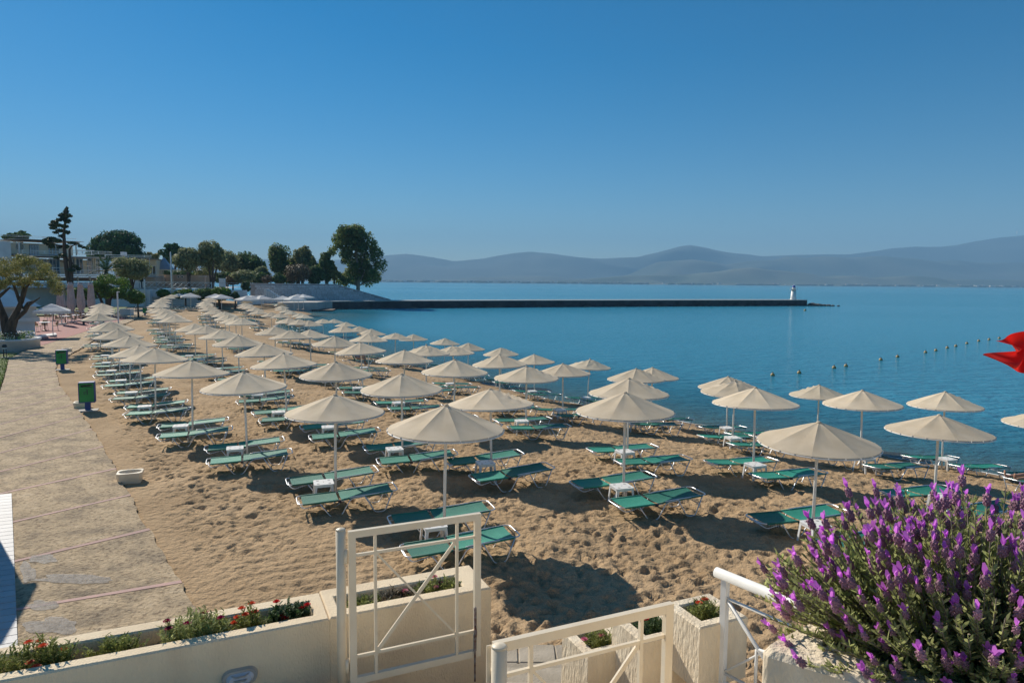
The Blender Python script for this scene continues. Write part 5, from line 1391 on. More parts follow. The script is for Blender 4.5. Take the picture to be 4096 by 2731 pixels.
# round white planter under it, with white flowers
q0 = at_z(45, 1385, 0.0)
rp_ = thing('round_planter', 'round white planter at the foot of the old olive tree', 'planter', (q_.x, Yo-0.2, 0))
MB().lathe([(1.62, -0.1), (1.62, 0.55), (1.70, 0.56), (1.70, 0.68), (1.45, 0.68), (1.45, 0.5), (0.01, 0.5)], (q_.x, Yo, 0), 40).build('planter_wall', M['wall_white'], rp_)
px = MB(); pw = MB()
for k in range(900):
    a = rnd.uniform(0, 2*PI); r_ = rnd.random()**0.5*1.4; p = Vector((q_.x+r_*math.cos(a), Yo+r_*math.sin(a), 0.65+rnd.uniform(0, 0.45)))
    s_ = 0.06; d1 = Vector((rnd.uniform(-1, 1), rnd.uniform(-1, 1), rnd.uniform(-1, 1))).normalized()*s_; d2 = d1.cross(Vector((0, 0, 1))).normalized()*s_*0.7
    (pw if k % 4 == 0 and p.z > 0.85 else px).add([p-d1, p-d2, p+d1, p+d2], [(0, 1, 2, 3)])
fb = thing('flower_bed', 'low plants with white blossoms under the olive tree', 'flowers', (q_.x, Yo, 0.6))
px.build('foliage', M['leaf_dark'], fb); pw.build('blossom', M['petal_white'], fb)
# palm in front of the hotel
pm_ = thing('palm_tree', 'date palm with arching fronds in front of the hotel', 'palm tree', tuple(at_y(425, 1135, 92)))
pc = at_y(425, 1088, 92)
MB().tube([(pc.x, 92, 0.5), (pc.x, 92, pc.z)], [0.28, 0.25], 8).build('trunk', M['bark'], pm_)
for k in range(26):
    a = 2*PI*k/26*1.0+rnd.uniform(-.1, .1); el = rnd.uniform(0.15, 1.3); l = rnd.uniform(2.4, 3.2); mb = MB()
    d = Vector((math.cos(a)*math.cos(el), math.sin(a)*math.cos(el), math.sin(el))); pts = []
    for i in range(9):
        t_ = i/8; pts.append(pc+d*l*t_+Vector((0, 0, -1.5*t_*t_*math.cos(el))))
    mb.tube(pts, [0.04*(1-i/9) for i in range(9)], 4, cap=False)
    side = d.cross(Vector((0, 0, 1))).normalized()
    for i in range(34):
        t_ = 0.12+0.88*i/34; j = min(int(t_*8), 7); p = pts[j].lerp(pts[j+1], t_*8-j); tg = (pts[j+1]-pts[j]).normalized()
        for s_ in (-1, 1):
            e = p+(side*s_*0.7+tg*0.6+Vector((0, 0, 0.15-0.3*t_))).normalized()*0.5*math.sin(PI*(0.15+0.8*t_))
            mb.add([p, p+tg*0.06, e], [(0, 1, 2)])
    mb.build('frond', M['leaf_palm'], pm_)
px_tree('olive_tree', 'silvery olive tree right of the palm in front of the hotel', 'olive tree', 520, 1022, 1125, 165, 106, 'leaf_silver', 26, 4200, 0.18, 25, zbase=1.0, lo=0.2, hi=0.36)
# clipped bright green trees and shrubs near the path
rnd = random.Random(26); cl = []; Yg = 84
for k in range(46):
    a = rnd.uniform(0, PI); f = rnd.random()**0.45; sx = 445+math.cos(a)*112*f; sy = 1185-math.sin(a)*75*f+max(0, sx-470)*0.22
    p = at_y(sx, sy, Yg+rnd.uniform(-2.5, 2.5)); r_ = rnd.uniform(0.45, 0.8); cl.append((tuple(p), (r_, r_, r_*0.7)))
q_ = at_y(430, 1240, Yg)
tree('pittosporum_tree', 'wide bright green dome-shaped tree left of the white wall', 'tree', (q_.x, Yg, 0.1), cl, 9000, 0.13, M['leaf_bright'], [([(q_.x, Yg, -0.1), at_y(440, 1200, Yg), at_y(470, 1160, Yg)], [0.22, 0.16, 0.05]), ([(q_.x, Yg, -0.1), at_y(400, 1190, Yg), at_y(380, 1160, Yg)], [0.2, 0.14, 0.05])], seed=26, shell=0.6)
px_tree('pittosporum_tree', 'small round green tree on a thin dark trunk', 'tree', 543, 1158, 1218, 72, 81, 'leaf_bright', 16, 2600, 0.13, 27, zbase=0.0, stems=1)
px_tree('shrub', 'yellow-green shrub behind the closed parasols', 'shrub', 315, 1150, 1210, 90, 82, 'leaf_bright', 14, 2200, 0.14, 28)
for (sx, t0, b0, w, sd, lb) in ((653, 1155, 1200, 62, 31, 'rounded shrub at the left end of the hedge below the lattice railing'), (735, 1156, 1196, 88, 32, 'wide hedge shrub below the middle of the lattice railing'), (815, 1150, 1205, 85, 33, 'darker hedge shrub below the right part of the lattice railing'), (880, 1143, 1205, 92, 34, 'tallest yellow-green hedge shrub at the right end of the white wall'), (940, 1165, 1205, 34, 35, 'small dark ball shrub beside the low stone wall')):
    px_tree('hedge_shrub', lb, 'shrub', sx, t0, b0, w, 113, 'leaf_dark' if sd in (33, 35) else 'leaf_bright', 14, 2200, 0.19, sd, stems=2)
px_tree('cypress_shrub', 'dark upright shrub at the left end of the stone wall', 'shrub', 985, 1120, 1170, 40, 130, 'leaf_dark', 12, 1200, 0.22, 36)

for i, (sx, t0, b0, w, Y, lm, lb) in enumerate(((640, 1068, 1128, 70, 138, 'leaf_dark', 'dark bush seen under the left end of the pavilion roof'), (730, 1078, 1128, 110, 140, 'leaf_dark', 'long dark bush seen through the open pavilion'), (815, 1070, 1130, 90, 138, 'leaf_olive', 'olive-green bush behind the taupe terrace wall'), (890, 1082, 1135, 80, 136, 'leaf_dark', 'dark bush behind the small white chimney'), (930, 1095, 1140, 60, 134, 'leaf_brown', 'brownish scrub behind the metal fence panel'), (1035, 1085, 1140, 90, 155, 'leaf_dark', 'dark scrub at the landward end of the stone wall'), (585, 1050, 1110, 60, 150, 'leaf_olive', 'olive-green tree behind the right wing of the hotel'))):
    px_tree('shrub', lb, 'shrub', sx, t0, b0, w, Y, lm, 12, 1700, 0.30, 50+i, zbase=2.0)

px_tree('eucalyptus_tree', 'bushy mid-height tree filling the gap behind the stone wall', 'tree', 1160, 1010, 1142, 92, 163, 'leaf_euca', 18, 2800, 0.32, 61, zbase=2.0)
px_tree('eucalyptus_tree', 'low leafy tree between the spiky eucalyptus and the dark bush', 'tree', 1255, 1020, 1142, 70, 160, 'leaf_olive', 16, 2200, 0.30, 62, zbase=2.0, lo=0.22, hi=0.4)
px_tree('broadleaf_tree', 'low grey-green tree right of the dark tree mass', 'tree', 1048, 1062, 1140, 66, 158, 'leaf_silver', 14, 1800, 0.30, 63, zbase=2.0)
# ------------------------------------------------------------------ hotel and terrace
class Facade:
    """vertical plane through two photo columns at known depths; boxes laid out on it in metres"""
    def __init__(s, x0, Y0, x1, Y1, root):
        a, b = at_y(x0, 1110, Y0), at_y(x1, 1110, Y1)
        s.a = Vector((a.x, a.y)); s.d = (Vector((b.x, b.y))-s.a).normalized(); s.n = Vector((s.d.y, -s.d.x)); s.root = root
    def uz(s, sx, sy):
        r = ray(sx, sy); t = s.a.dot(s.n)/(r.x*s.n.x+r.y*s.n.y); p = Vector((r.x*t, r.y*t))
        return (p-s.a).dot(s.d), CAM_H+r.z*t
    def pt(s, u, n, z): q_ = s.a+s.d*u+s.n*n; return Vector((q_.x, q_.y, z))
    def box(s, name, m, x0, y0, x1, y1, f, b, par=None, label=None):
        u0, z1 = s.uz(x0, y0); u1, z0 = s.uz(x1, y1)
        return s.rbox(name, m, u0, u1, z0, z1, f, b, par, label)
    def rbox(s, name, m, u0, u1, z0, z1, f, b, par=None, label=None):
        c = s.pt((u0+u1)/2, (f+b)/2, (z0+z1)/2)
        return MB().box(c, (abs(u1-u0), abs(f-b), abs(z1-z0)), rz=math.atan2(s.d.y, s.d.x)).build(name, M[m], par or s.root, label)
    def railing(s, x0, y0, x1, y1, n, step=2.2, mids=1, w=0.09, m='white_paint'):
        u0, z1 = s.uz(x0, y0); u1, z0 = s.uz(x1, y1)
        r_ = s.rbox('railing', m, u0, u1, z1-w, z1, n+w/2, n-w/2)
        s.rbox('bottom_rail', m, u0, u1, z0, z0+w*0.8, n+w/2, n-w/2, r_)
        for k in range(mids): z = z0+(z1-z0)*(k+1)/(mids+1); s.rbox('middle_rail', m, u0, u1, z-w*0.25, z+w*0.25, n+w/4, n-w/4, r_)
        u = u0
        while u < u1: s.rbox('post', m, u, u+w*1.2, z0+w*0.8, z1-w, n+w/2, n-w/2, r_); u += step
        return r_
    def window(s, x0, y0, x1, y1, n, cols=1, m='glass', fm='frame_blue'):
        u0, z1 = s.uz(x0, y0); u1, z0 = s.uz(x1, y1); w = 0.10
        wd_ = s.rbox('window', fm, u0, u1, z1-w, z1, n+0.06, n-0.04)
        s.rbox('sill', fm, u0, u1, z0, z0+w, n+0.06, n-0.04, wd_)
        for k in range(cols+1):
            u = u0+(u1-u0-w)*k/cols; s.rbox('mullion', fm, u, u+w, z0+w, z1-w, n+0.06, n-0.04, wd_)
        for k in range(cols):
            ua = u0+(u1-u0-w)*k/cols+w; ub = u0+(u1-u0-w)*(k+1)/cols; s.rbox('pane', m, ua, ub, z0+w, z1-w, n+0.02, n-0.01, wd_)
        return wd_
q_ = at_y(160, 1125, 119)
hotel = thing('hotel_building', 'cream two-storey hotel with flat roofs, white balcony railings and a round window', 'building', (q_.x, 119, 0))
F = Facade(0, 114, 330, 124, hotel)
F.box('wall', 'wall_white', -180, 957, 46, 1125, 0.6, -6, label='blank grey-white end wall of the upper floor')
F.box('wall', 'wall_cream', 46, 969, 300, 1023, -0.8, -8)
F.box('roof_slab', 'slab_grey', 44, 955, 318, 969, 2.0, -9)
F.box('column', 'wall_white', 65, 969.5, 71, 1023, 1.2, 0.7); F.box('column', 'wall_cream', 293, 969.5, 297, 1023, 1.2, 0.8)
u0, z0 = F.uz(86, 986); c = F.pt(u0, -0.79, z0); rw = MB(); rf_ = MB(); n = 24
pts = [F.pt(u0+0.62*math.cos(2*PI*k/n), -0.74, z0+0.62*math.sin(2*PI*k/n)) for k in range(n)]
wr = MB().tube(pts, 0.06, 5, closed=True).build('round_window', M['wall_white'], hotel)
MB().add([F.pt(u0+0.6*math.cos(2*PI*k/n), -0.76, z0+0.6*math.sin(2*PI*k/n)) for k in range(n)], [tuple(range(n))]).build('pane', M['dark_glass'], wr)
F.box('door_recess', 'dark_room', 123, 977, 164, 1022, -0.79, -0.80); F.window(125, 979, 163, 1021, -0.70, 3)
F.window(200, 978, 245, 1021, -0.70, 3, 'dark_glass')
F.box('balcony_slab', 'slab_grey', 48, 1023, 425, 1031, 3.0, -8)
F.railing(62, 1001, 240, 1019.5, 2.9, 3.2); F.railing(235, 1001, 420, 1019.5, 2.9, 2.6)
F.railing(345, 997, 415, 1019, -4, 2.4, 0)
F.railing(-60, 935, 183, 953.5, 0.5, 4.5, 0, 0.05); F.railing(178, 948, 314, 955, -1.0, 3.0, 0, 0.05)
F.box('wall', 'wall_cream', 46, 1031.2, 425, 1099, -2.4, -8)
F.window(158, 1033, 210, 1096, -2.3, 4); F.window(215, 1033, 262, 1096, -2.3, 3)
F.window(296, 1032, 355, 1096, -2.3, 4); F.window(370, 1032, 392, 1096, -2.3, 1); F.window(397, 1034, 423, 1096, -2.3, 2)
for x in (286, 357, 364): F.box('column', 'wall_cream', x, 1031.2, x+6, 1099, 1.6, 1.1)
F.box('balcony_slab', 'slab_grey', 46, 1099, 470, 1107, 3.2, -8.2)
F.railing(180, 1070, 240, 1096, 3.0, 2.2, 1); F.railing(236, 1078, 425, 1098, 3.0, 2.2, 2)
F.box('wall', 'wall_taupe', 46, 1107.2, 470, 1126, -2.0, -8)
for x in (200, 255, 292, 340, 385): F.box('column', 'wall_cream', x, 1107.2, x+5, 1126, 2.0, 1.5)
F.box('plinth', 'wall_white', -180, 1126.2, 480, 1232, 3.4, -8)
# right wing with the sloped blue canopy
F2 = Facade(420, 117, 620, 119, hotel)
F2.box('wing_wall', 'wall_cream', 430, 1034, 608, 1100, -3.5, -8); F2.box('wing_roof', 'slab_grey', 420, 1030.5, 613, 1034, 1.5, -8.1)
ua, za = F2.uz(470, 1030); ub, zb = F2.uz(598, 1050)
MB().add([F2.pt(ua, 0.8, za-0.05), F2.pt(ub-0.4, 0.8, za-0.3), F2.pt(ub, 2.2, zb), F2.pt(ua, 2.2, zb+0.3), F2.pt(ua, 0.8, za-0.15), F2.pt(ub-0.4, 0.8, za-0.4), F2.pt(ub, 2.2, zb-0.1), F2.pt(ua, 2.2, zb+0.2)], [(3, 2, 1, 0), (4, 5, 6, 7), (0, 1, 5, 4), (1, 2, 6, 5), (2, 3, 7, 6), (3, 0, 4, 7)]).build('awning_roof', M['roof_blue'], hotel)
F2.railing(425, 1019, 611, 1030.5, 0.8, 3.0, 0, 0.1)
for x in (577, 588, 597, 608): F2.box('column', 'wall_cream' if x < 600 else 'white_paint', x, 1034.2, x+(4.5 if x < 585 else 2.5), 1100, 1.9, 1.6)
F2.window(560, 1060, 606, 1098, -3.4, 3, 'dark_glass', 'white_paint')
F2.box('floor_slab', 'slab_grey', 532, 1100.5, 613, 1108, 2.6, -8.1); F2.railing(560, 1080, 607, 1098, 2.4, 1.5, 1)
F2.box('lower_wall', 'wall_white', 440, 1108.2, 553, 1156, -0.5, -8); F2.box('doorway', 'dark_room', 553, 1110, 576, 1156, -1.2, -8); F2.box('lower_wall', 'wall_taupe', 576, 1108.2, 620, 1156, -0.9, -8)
F2.box('sculpted_parapet', 'wall_white', 450, 1003, 468, 1019, -4.5, -6)
# terrace retaining wall and lattice railing
F3 = Facade(520, 114.5, 846, 117.5, None)
tr_ = thing('terrace_wall', 'white retaining wall below the lattice railing, blue in shade', 'wall', (F3.pt(7, 0, 0).x, F3.pt(7, 0, 0).y, 0)); F3.root = tr_
F3.box('wall', 'wall_white', 360, 1155, 846, 1228, 0, -0.5); F3.box('wall_block', 'wall_white', 548, 1160, 612, 1228, 1.6, 0.002); F3.box('coping', 'wall_white', 545, 1152.6, 850, 1154.9, 0.15, -0.55)
F3.box('ledge', 'white_paint', 612.5, 1186, 655, 1188, 0.6, 0.003); F3.box('vent_plate', 'slab_grey', 575, 1192, 581, 1200, 1.63, 1.601); F3.box('vent_plate', 'slab_grey', 592, 1192, 598, 1200, 1.63, 1.601)
tfl = MB(); a0, a1 = F3.uz(420, 1150)[0], F3.uz(850, 1150)[0]; zf = F3.uz(650, 1153)[1]-0.05
tfl.add([F3.pt(a0-30, -0.52, zf), F3.pt(a1, -0.52, zf), F3.pt(a1, -38, zf), F3.pt(a0-30, -38, zf)], [(0, 1, 2, 3)]); tag(tfl.build('hotel_terrace', M['slab_grey']), kind='structure')
lr = thing('lattice_railing', 'white railing of crossed diagonal bars along the hotel terrace', 'railing', (F3.pt(12, 0, 0).x, F3.pt(12, 0, 0).y, zf)); F3.root = lr
for (xa, xb) in ((520, 562), (571, 846)):
    ua, zt = F3.uz(xa, 1127); ub, zb = F3.uz(xb, 1152)
    F3.rbox('top_rail', 'white_paint', ua, ub, zt-0.08, zt, -0.05, -0.15); F3.rbox('bottom_rail', 'white_paint', ua, ub, zb, zb+0.06, -0.06, -0.14)
    m = max(1, round((ub-ua)/0.92)); st_ = (ub-ua)/m
    for k in range(m):
        x0, x1 = ua+st_*k, ua+st_*(k+1)
        for (p, r_) in (((x0, zb+0.06), (x1, zt-0.08)), ((x0, zt-0.08), (x1, zb+0.06))):
            a, b = F3.pt(p[0], -0.10, p[1]), F3.pt(r_[0], -0.10, r_[1]); MB().tube([a, b], 0.035 if p[1] < zt-0.5 else 0.022, 4).build('diagonal_bar', M['white_paint'], lr)
    for u in (ua, ub): F3.rbox('post', 'white_paint', u-0.06, u+0.06, zb, zt+0.02, -0.04, -0.16)
for (sx, y0, y1, r_, Y, lb) in ((682, 1010, 1150, 0.13, 113.5, 'tall white flagpole in front of the lattice railing'), (576, 1078, 1152, 0.16, 113.3, 'short white mast at the gap in the lattice railing')):
    a, b = at_y(sx, y0, Y), at_y(sx+3, y1+60, Y)
    t_ = thing('flagpole', lb, 'pole', (a.x, Y, 0)); MB().tube([(a.x, Y, -0.2), (a.x, Y, a.z)], [r_, r_*0.75], 10).build('pole', M['white_paint'], t_); MB().sphere((a.x, Y, a.z), r_*0.8, 8, 5).build('cap', M['white_paint'], t_)
a = at_z(474, 1292, 0.05); b = at_y(473, 1167, a.y)
t_ = thing('lamp_pole', 'slim white square pole at the path edge behind the first umbrellas', 'pole', (a.x, a.y, 0.05)); MB().box((a.x, a.y, (b.z+0.05)/2), (0.11, 0.11, b.z-0.05)).build('pole', M['white_paint'], t_); MB().box((a.x+0.1, a.y, b.z-0.02), (0.22, 0.12, 0.1)).build('lamp_head', M['white_paint'], t_)
# pavilion with steep pyramid roof
pvn = thing('pavilion', 'open pavilion with a steep blue-grey pyramid roof and taupe back wall', 'pavilion', (at_y(700, 1120, 126).x, 126, 0)); F4 = Facade(620, 125, 810, 127, pvn)
u0, zb = F4.uz(620, 1077); u1, _ = F4.uz(690, 1077); um, za = F4.uz(655, 1028); w_ = (u1-u0)/2
def pyramid(name, ua, ub, n0, n1, zb, za, ridge):
    p = [F4.pt(ua, n0, zb), F4.pt(ub, n0, zb), F4.pt(ub, n1, zb), F4.pt(ua, n1, zb)]; mm_ = (ua+ub)/2; nm = (n0+n1)/2
    r0, r1 = F4.pt(mm_-ridge, nm, za), F4.pt(mm_+ridge, nm, za)
    return MB().add(p+[r0, r1], [(0, 1, 5, 4), (1, 2, 5), (2, 3, 4, 5), (3, 0, 4), (3, 2, 1, 0)]).build(name, M['roof_blue'], pvn)
pyramid('roof', u0, u1, 1.0, 1.0-2*w_, zb, za, 0.01); uu1 = F4.uz(800, 1077)[0]; pyramid('roof', u0+5.1, uu1, 1.1, -3.0, zb-0.02, F4.uz(700, 1060)[1], (uu1-u0-5.1)/2-2.0)
F4.rbox('fascia', 'wall_cream', u0+0.1, uu1-0.1, zb-0.22, zb-0.03, 0.9, 0.8)
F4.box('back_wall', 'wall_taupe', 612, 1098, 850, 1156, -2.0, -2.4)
for sx in (622, 657, 693, 760): F4.box('post', 'wall_cream', sx, 1078, sx+3.5, 1153, 0.7, 0.5)
for sx in (704, 719):
    u0, z0 = F4.uz(sx, 1107); pts = [F4.pt(u0+0.2*math.cos(2*PI*k/14), -1.97, z0+0.2*math.sin(2*PI*k/14)) for k in range(14)]
    pw_ = MB().tube(pts, 0.05, 4, closed=True).build('porthole', M['white_paint'], pvn); MB().add([p-Vector((0, 0, 0))+Vector((0, 0.01, 0)) for p in pts], [tuple(range(14))]).build('pane', M['dark_room'], pw_)
for (sx, y0) in ((808, 1107), (885, 1115)):
    t_ = thing('chimney_block', 'taupe masonry block at the end of the terrace' if sx < 850 else 'small white chimney with a sloped blue cap right of the terrace', 'masonry', (at_y(sx, 1120, 121).x, 121, zf)); F4.root = t_
    F4.box('block', 'wall_taupe' if sx < 850 else 'wall_white', sx, y0, sx+22, 1152, 2.8, 1.2)
    F4.box('cap', 'wall_white', sx-2, y0-2, sx+24, y0-0.1, 2.9, 1.1)
# tall wire-mesh fence panel beside the terrace
t_ = thing('fence_panel', 'thin metal fence panel between the terrace and the stone wall', 'fence', (at_y(930, 1150, 121).x, 121, 0)); F3.root = t_
F3.railing(850, 1131, 966, 1160, -1.0, 2.2, 0, 0.06, 'slab_grey'); F3.box('base_wall', 'wall_white', 846, 1160.5, 985, 1185, -0.8, -1.3)

# ------------------------------------------------------------------ kiosk behind the olive tree
kq = at_z(120, 1335, 0.1)
kio = thing('beach_kiosk', 'white beach kiosk with a low pyramid roof behind the olive tree', 'kiosk', (-37.5, 51.5, 0)); FK = Facade(-60, 50.5, 150, 52.5, kio)
FK.box('wall', 'wall_white', -160, 1285, 142, 1345, 0, -4); FK.box('counter', 'wall_white', -165, 1276, 158, 1284.5, 0.35, -4.2); FK.box('upper_wall', 'wall_white', -160, 1228, 150, 1275.5, -0.6, -4)
FK.box('hatch', 'slab_grey', 6, 1236, 80, 1272, -0.56, -0.62)
u0, zb = FK.uz(-170, 1229); u1, _ = FK.uz(165, 1229); za = FK.uz(0, 1130)[1]
p = [FK.pt(u0, 0.4, zb), FK.pt(u1, 0.4, zb), FK.pt(u1, -5, zb), FK.pt(u0, -5, zb), FK.pt((u0+u1)/2, -2.3, za)]
MB().add(p, [(0, 1, 4), (1, 2, 4), (2, 3, 4), (3, 0, 4), (3, 2, 1, 0)]).build('roof', M['wall_white'], kio)
pts = [at_z(*q_, 0.1) for q_ in ((105, 1348), (222, 1334), (228, 1340), (140, 1352))]
MB().prism([(p.x, p.y) for p in reversed(pts)], 0.02, 0.16).build('plinth', M['wall_white'], kio)
# white parasol by the kiosk, closed taupe parasols
a = at_z(213, 1345, 0.1); t_ = thing('white_parasol', 'square white cafe parasol beside the kiosk', 'parasol', (a.x, a.y, 0.1)); t_.rotation_euler = (0, 0, 0.5)
for k in SP:
    link_mesh(k, SP[k], t_, (0, 0, -0.1 if k != 'base' else 0), (0, 0, 0), (0.85, 0.85, 1.0))
FOLD = []
for v in range(2):
    mb = MB(); n = 28; prof = [(0.17, 4.25), (0.22, 4.0), (0.26, 3.88), (0.22, 3.86), (0.25, 3.4), (0.31, 2.7), (0.36, 2.0), (0.31, 1.45), (0.18, 1.25), (0.25, 0.95)]
    vs = []; fs = []
    for i, (r_, z) in enumerate(prof):
        for k in range(n):
            a = 2*PI*k/n; rr = r_*(1+(0.2 if i > 2 else 0.03)*math.sin(a*7+v+z*0.6)+0.06*math.sin(a*3+z*1.5+v*2)); vs.append((rr*math.cos(a), rr*math.sin(a), z+(0.05*math.sin(a*5) if i > 8 else 0)))
    for i in range(len(prof)-1):
        for k in range(n): q2 = (k+1) % n; fs.append((i*n+q2, i*n+k, (i+1)*n+k, (i+1)*n+q2))
    fs.append(tuple(range(n))); FOLD.append(mb.add(vs, fs, 0, True).mesh('folded_canopy', M['taupe_canvas']))
FPO = MB().tube([(0, 0, 0), (0, 0, 4.2)], 0.045, 8).mesh('pole', M['white_paint']); FBA = MB().box((0, 0, 0.06), (0.7, 0.7, 0.12)).mesh('base', M['concrete']); FTI = MB().lathe([(0.22, 1.28), (0.22, 1.34)], n=14).mesh('tie', M['taupe_canvas'])
for i, (sx, sy) in enumerate(((248, 1298), (288, 1290), (328, 1285), (368, 1280))):
    a = at_z(sx, sy, 0.07); top = at_y(sx, 1128, a.y)
    t_ = thing('closed_parasol', 'tall closed taupe parasol tied round its pole on the cafe terrace', 'parasol', (a.x, a.y, 0.07), 'closed parasols on the cafe terrace', random.uniform(0, 3)); t_.scale = (1, 1, (top.z-0.07)/4.27)
    link_mesh('folded_canopy', FOLD[i % 2], t_); link_mesh('pole', FPO, t_); link_mesh('base', FBA, t_); link_mesh('tie', FTI, t_)
# cafe chairs and tables
def chair_meshes():
    S = {}
    S['seat'] = MB().bbox((0, 0, 0.43), (0.46, 0.44, 0.05), 0.02).mesh('seat', M['rattan'])
    mb = MB(); n = 8; vs = []; fs = []
    for i in range(n+1):
        a = PI*(0.08+0.84*i/n); h = 0.86 if 1 < i < n-1 else 0.68
        for r_, z in ((0.245, 0.48), (0.26, h), (0.235, h), (0.225, 0.48)): vs.append((r_*math.cos(a), r_*math.sin(a), z))
    for i in range(n):
        for k in range(4): q2 = (k+1) % 4; fs.append((4*i+k, 4*i+q2, 4*i+4+q2, 4*i+4+k))
    S['backrest'] = mb.add(vs, fs).mesh('backrest', M['rattan'])
    for k, (x, y) in enumerate(((-1, -1), (1, -1), (1, 1), (-1, 1))): S['leg%d' % k] = MB().tube([(x*0.19, y*0.18, 0.41), (x*0.22, y*0.21, 0)], 0.016, 5).mesh('leg', M['white_paint'])
    return S
CH = chair_meshes()
TT = {'table_top': MB().bbox((0, 0, 0.72), (0.8, 0.8, 0.04), 0.02).mesh('table_top', M['plastic']), 'column': MB().tube([(0, 0, 0.06), (0, 0, 0.70)], 0.045, 8).mesh('column', M['iron']), 'foot': MB().lathe([(0.26, 0), (0.26, 0.03), (0.05, 0.06)], n=12).mesh('foot', M['iron'])}
rc = random.Random(12)
for (sx, sy) in ((180, 1322), (262, 1293), (300, 1288), (345, 1283), (215, 1283), (320, 1268), (270, 1265)):
    a = at_z(sx, sy, 0.066)
    t_ = thing('cafe_table', 'square white cafe table near the closed parasols', 'table', (a.x, a.y, 0.066), 'cafe tables near the closed parasols', rc.uniform(0, 1))
    for k in TT: link_mesh(k, TT[k], t_)
    for k in range(3):
        an = rc.uniform(0, 0.8)+k*2.1
        t_ = thing('cafe_chair', 'beige rattan cafe armchair near the closed parasols', 'chair', (a.x+0.75*math.cos(an), a.y+0.75*math.sin(an), 0.066), 'rattan cafe chairs near the closed parasols', an-PI/2+rc.uniform(-.4, .4))
        for kk in CH: link_mesh(kk.rstrip('0123'), CH[kk], t_)
# white lattice screen and low white box beside the small lawn
a = at_z(480, 1270, 0.1); t_ = thing('lattice_screen', 'low white lattice screen behind the first row of umbrellas', 'screen', (a.x, a.y, 0.05))
for k in range(9):
    for s_ in (-1, 1):
        x0 = a.x-0.9+k*0.2; p0, p1 = (x0, a.y, 0.1 if s_ > 0 else 1.0), (x0+0.5, a.y, 1.0 if s_ > 0 else 0.1); MB().tube([p0, p1], 0.015, 4).build('lath', M['white_paint'], t_)
for x in (a.x-0.95, a.x+1.25): MB().box((x, a.y, 0.55), (0.06, 0.06, 1.05)).build('post', M['white_paint'], t_)
a = at_z(497, 1258, 0.1); tag(MB().bbox((a.x, a.y+0.6, 0.42), (1.4, 0.8, 0.75), 0.03).build('white_box', M['wall_white']), 'low white masonry box beside the small lawn', 'box')
for sx in (335, 372):
    a = at_z(sx, 1298, 0.05); t_ = thing('timber_post', 'short dark timber post standing at the cafe terrace edge', 'post', (a.x, a.y, 0.05), 'timber posts at the cafe terrace edge'); MB().bbox((a.x, a.y, 0.42), (0.16, 0.16, 0.75), 0.02).build('post', M['dark_plastic'], t_); MB().box((a.x, a.y, 0.06), (0.22, 0.22, 0.03)).build('foot', M['iron'], t_)

# ------------------------------------------------------------------ people
def skin_body(name, joints, edges, mat_, parent, root=0, sub=2):
    me = bpy.data.meshes.new(name); me.from_pydata([j[0] for j in joints], edges, []); me.materials.append(mat_)
    o = bpy.data.objects.new(name, me); C.objects.link(o); setpar(o, parent)
    sk = o.modifiers.new('skin', 'SKIN'); ss = o.modifiers.new('sub', 'SUBSURF'); ss.levels = sub; ss.render_levels = sub
    sk.use_smooth_shade = True
    for i, v in enumerate(me.skin_vertices[0].data): v.radius = joints[i][1]; v.use_root = (i == root)
    dg = bpy.context.evaluated_depsgraph_get(); dg.update()
    ev = o.evaluated_get(dg); nm = bpy.data.meshes.new_from_object(ev); o.modifiers.clear(); o.data = nm
    if not nm.materials: nm.materials.append(mat_)
    return o
def hand(j, e, wrist, dirv, side, up, sc=1.0):
    """palm and five fingers appended to a joint list"""
    d = Vector(dirv).normalized(); s_ = Vector(side).normalized(); u2 = Vector(up).normalized(); b = len(j)
    palm = Vector(wrist[0])+d*0.06*sc; j.append((tuple(palm), (0.022, 0.034))); e.append((wrist[1], b))
    for k, (off, ln) in enumerate(((-0.027, 0.070), (-0.009, 0.080), (0.009, 0.075), (0.027, 0.058))):
        p0 = palm+s_*off+d*0.025; i = len(j)
        j.append((tuple(p0), (0.010, 0.010))); j.append((tuple(p0+d*ln*0.5-u2*0.008), (0.009, 0.009))); j.append((tuple(p0+d*ln-u2*0.028), (0.007, 0.007))); e += [(b, i), (i, i+1), (i+1, i+2)]
    i = len(j); p0 = palm-s_*0.035-d*0.02; j.append((tuple(p0), (0.011, 0.011))); j.append((tuple(p0-s_*0.02+d*0.035-u2*0.015), (0.009, 0.009))); e += [(b, i), (i, i+1)]
# sunbather lying on a lounger at the water's edge, feet towards the left
sx_, sy_ = 13.05, 17.45; zg = gz(sx_, sy_)
lounger(sx_+0.75, sy_-0.10, R(188), 'green sun lounger under the sunbather at the water edge', None, True)
sb = thing('person', 'sunbather in dark swimwear lying with bare feet towards the umbrellas', 'person', (sx_+0.75, sy_-0.1, zg+0.36))
dirx = Vector((math.cos(R(8)), math.sin(R(8)), -0.02)); ys_ = Vector((-dirx.y, dirx.x, 0)); O = Vector((sx_-0.12, sy_-0.2, zg+0.42))
def LP_(a, b, z): return tuple(O+dirx*a+ys_*b+Vector((0, 0, z)))
J = []; E_ = []
def add(p, r, par=None):
    J.append((p, (r, r) if not isinstance(r, tuple) else r)); i = len(J)-1
    if par is not None: E_.append((par, i))
    return i
pel = add(LP_(0.88, 0, 0.05), (0.14, 0.09)); ch = add(LP_(1.15, 0, 0.06), (0.13, 0.09), pel); c2 = add(LP_(1.38, 0, 0.07), (0.15, 0.09), ch); nk = add(LP_(1.52, 0, 0.06), 0.05, c2); hd0 = add(LP_(1.60, 0, 0.07), 0.07, nk); hd = add(LP_(1.70, 0, 0.08), 0.085, hd0); add(LP_(1.78, 0, 0.08), 0.06, hd)
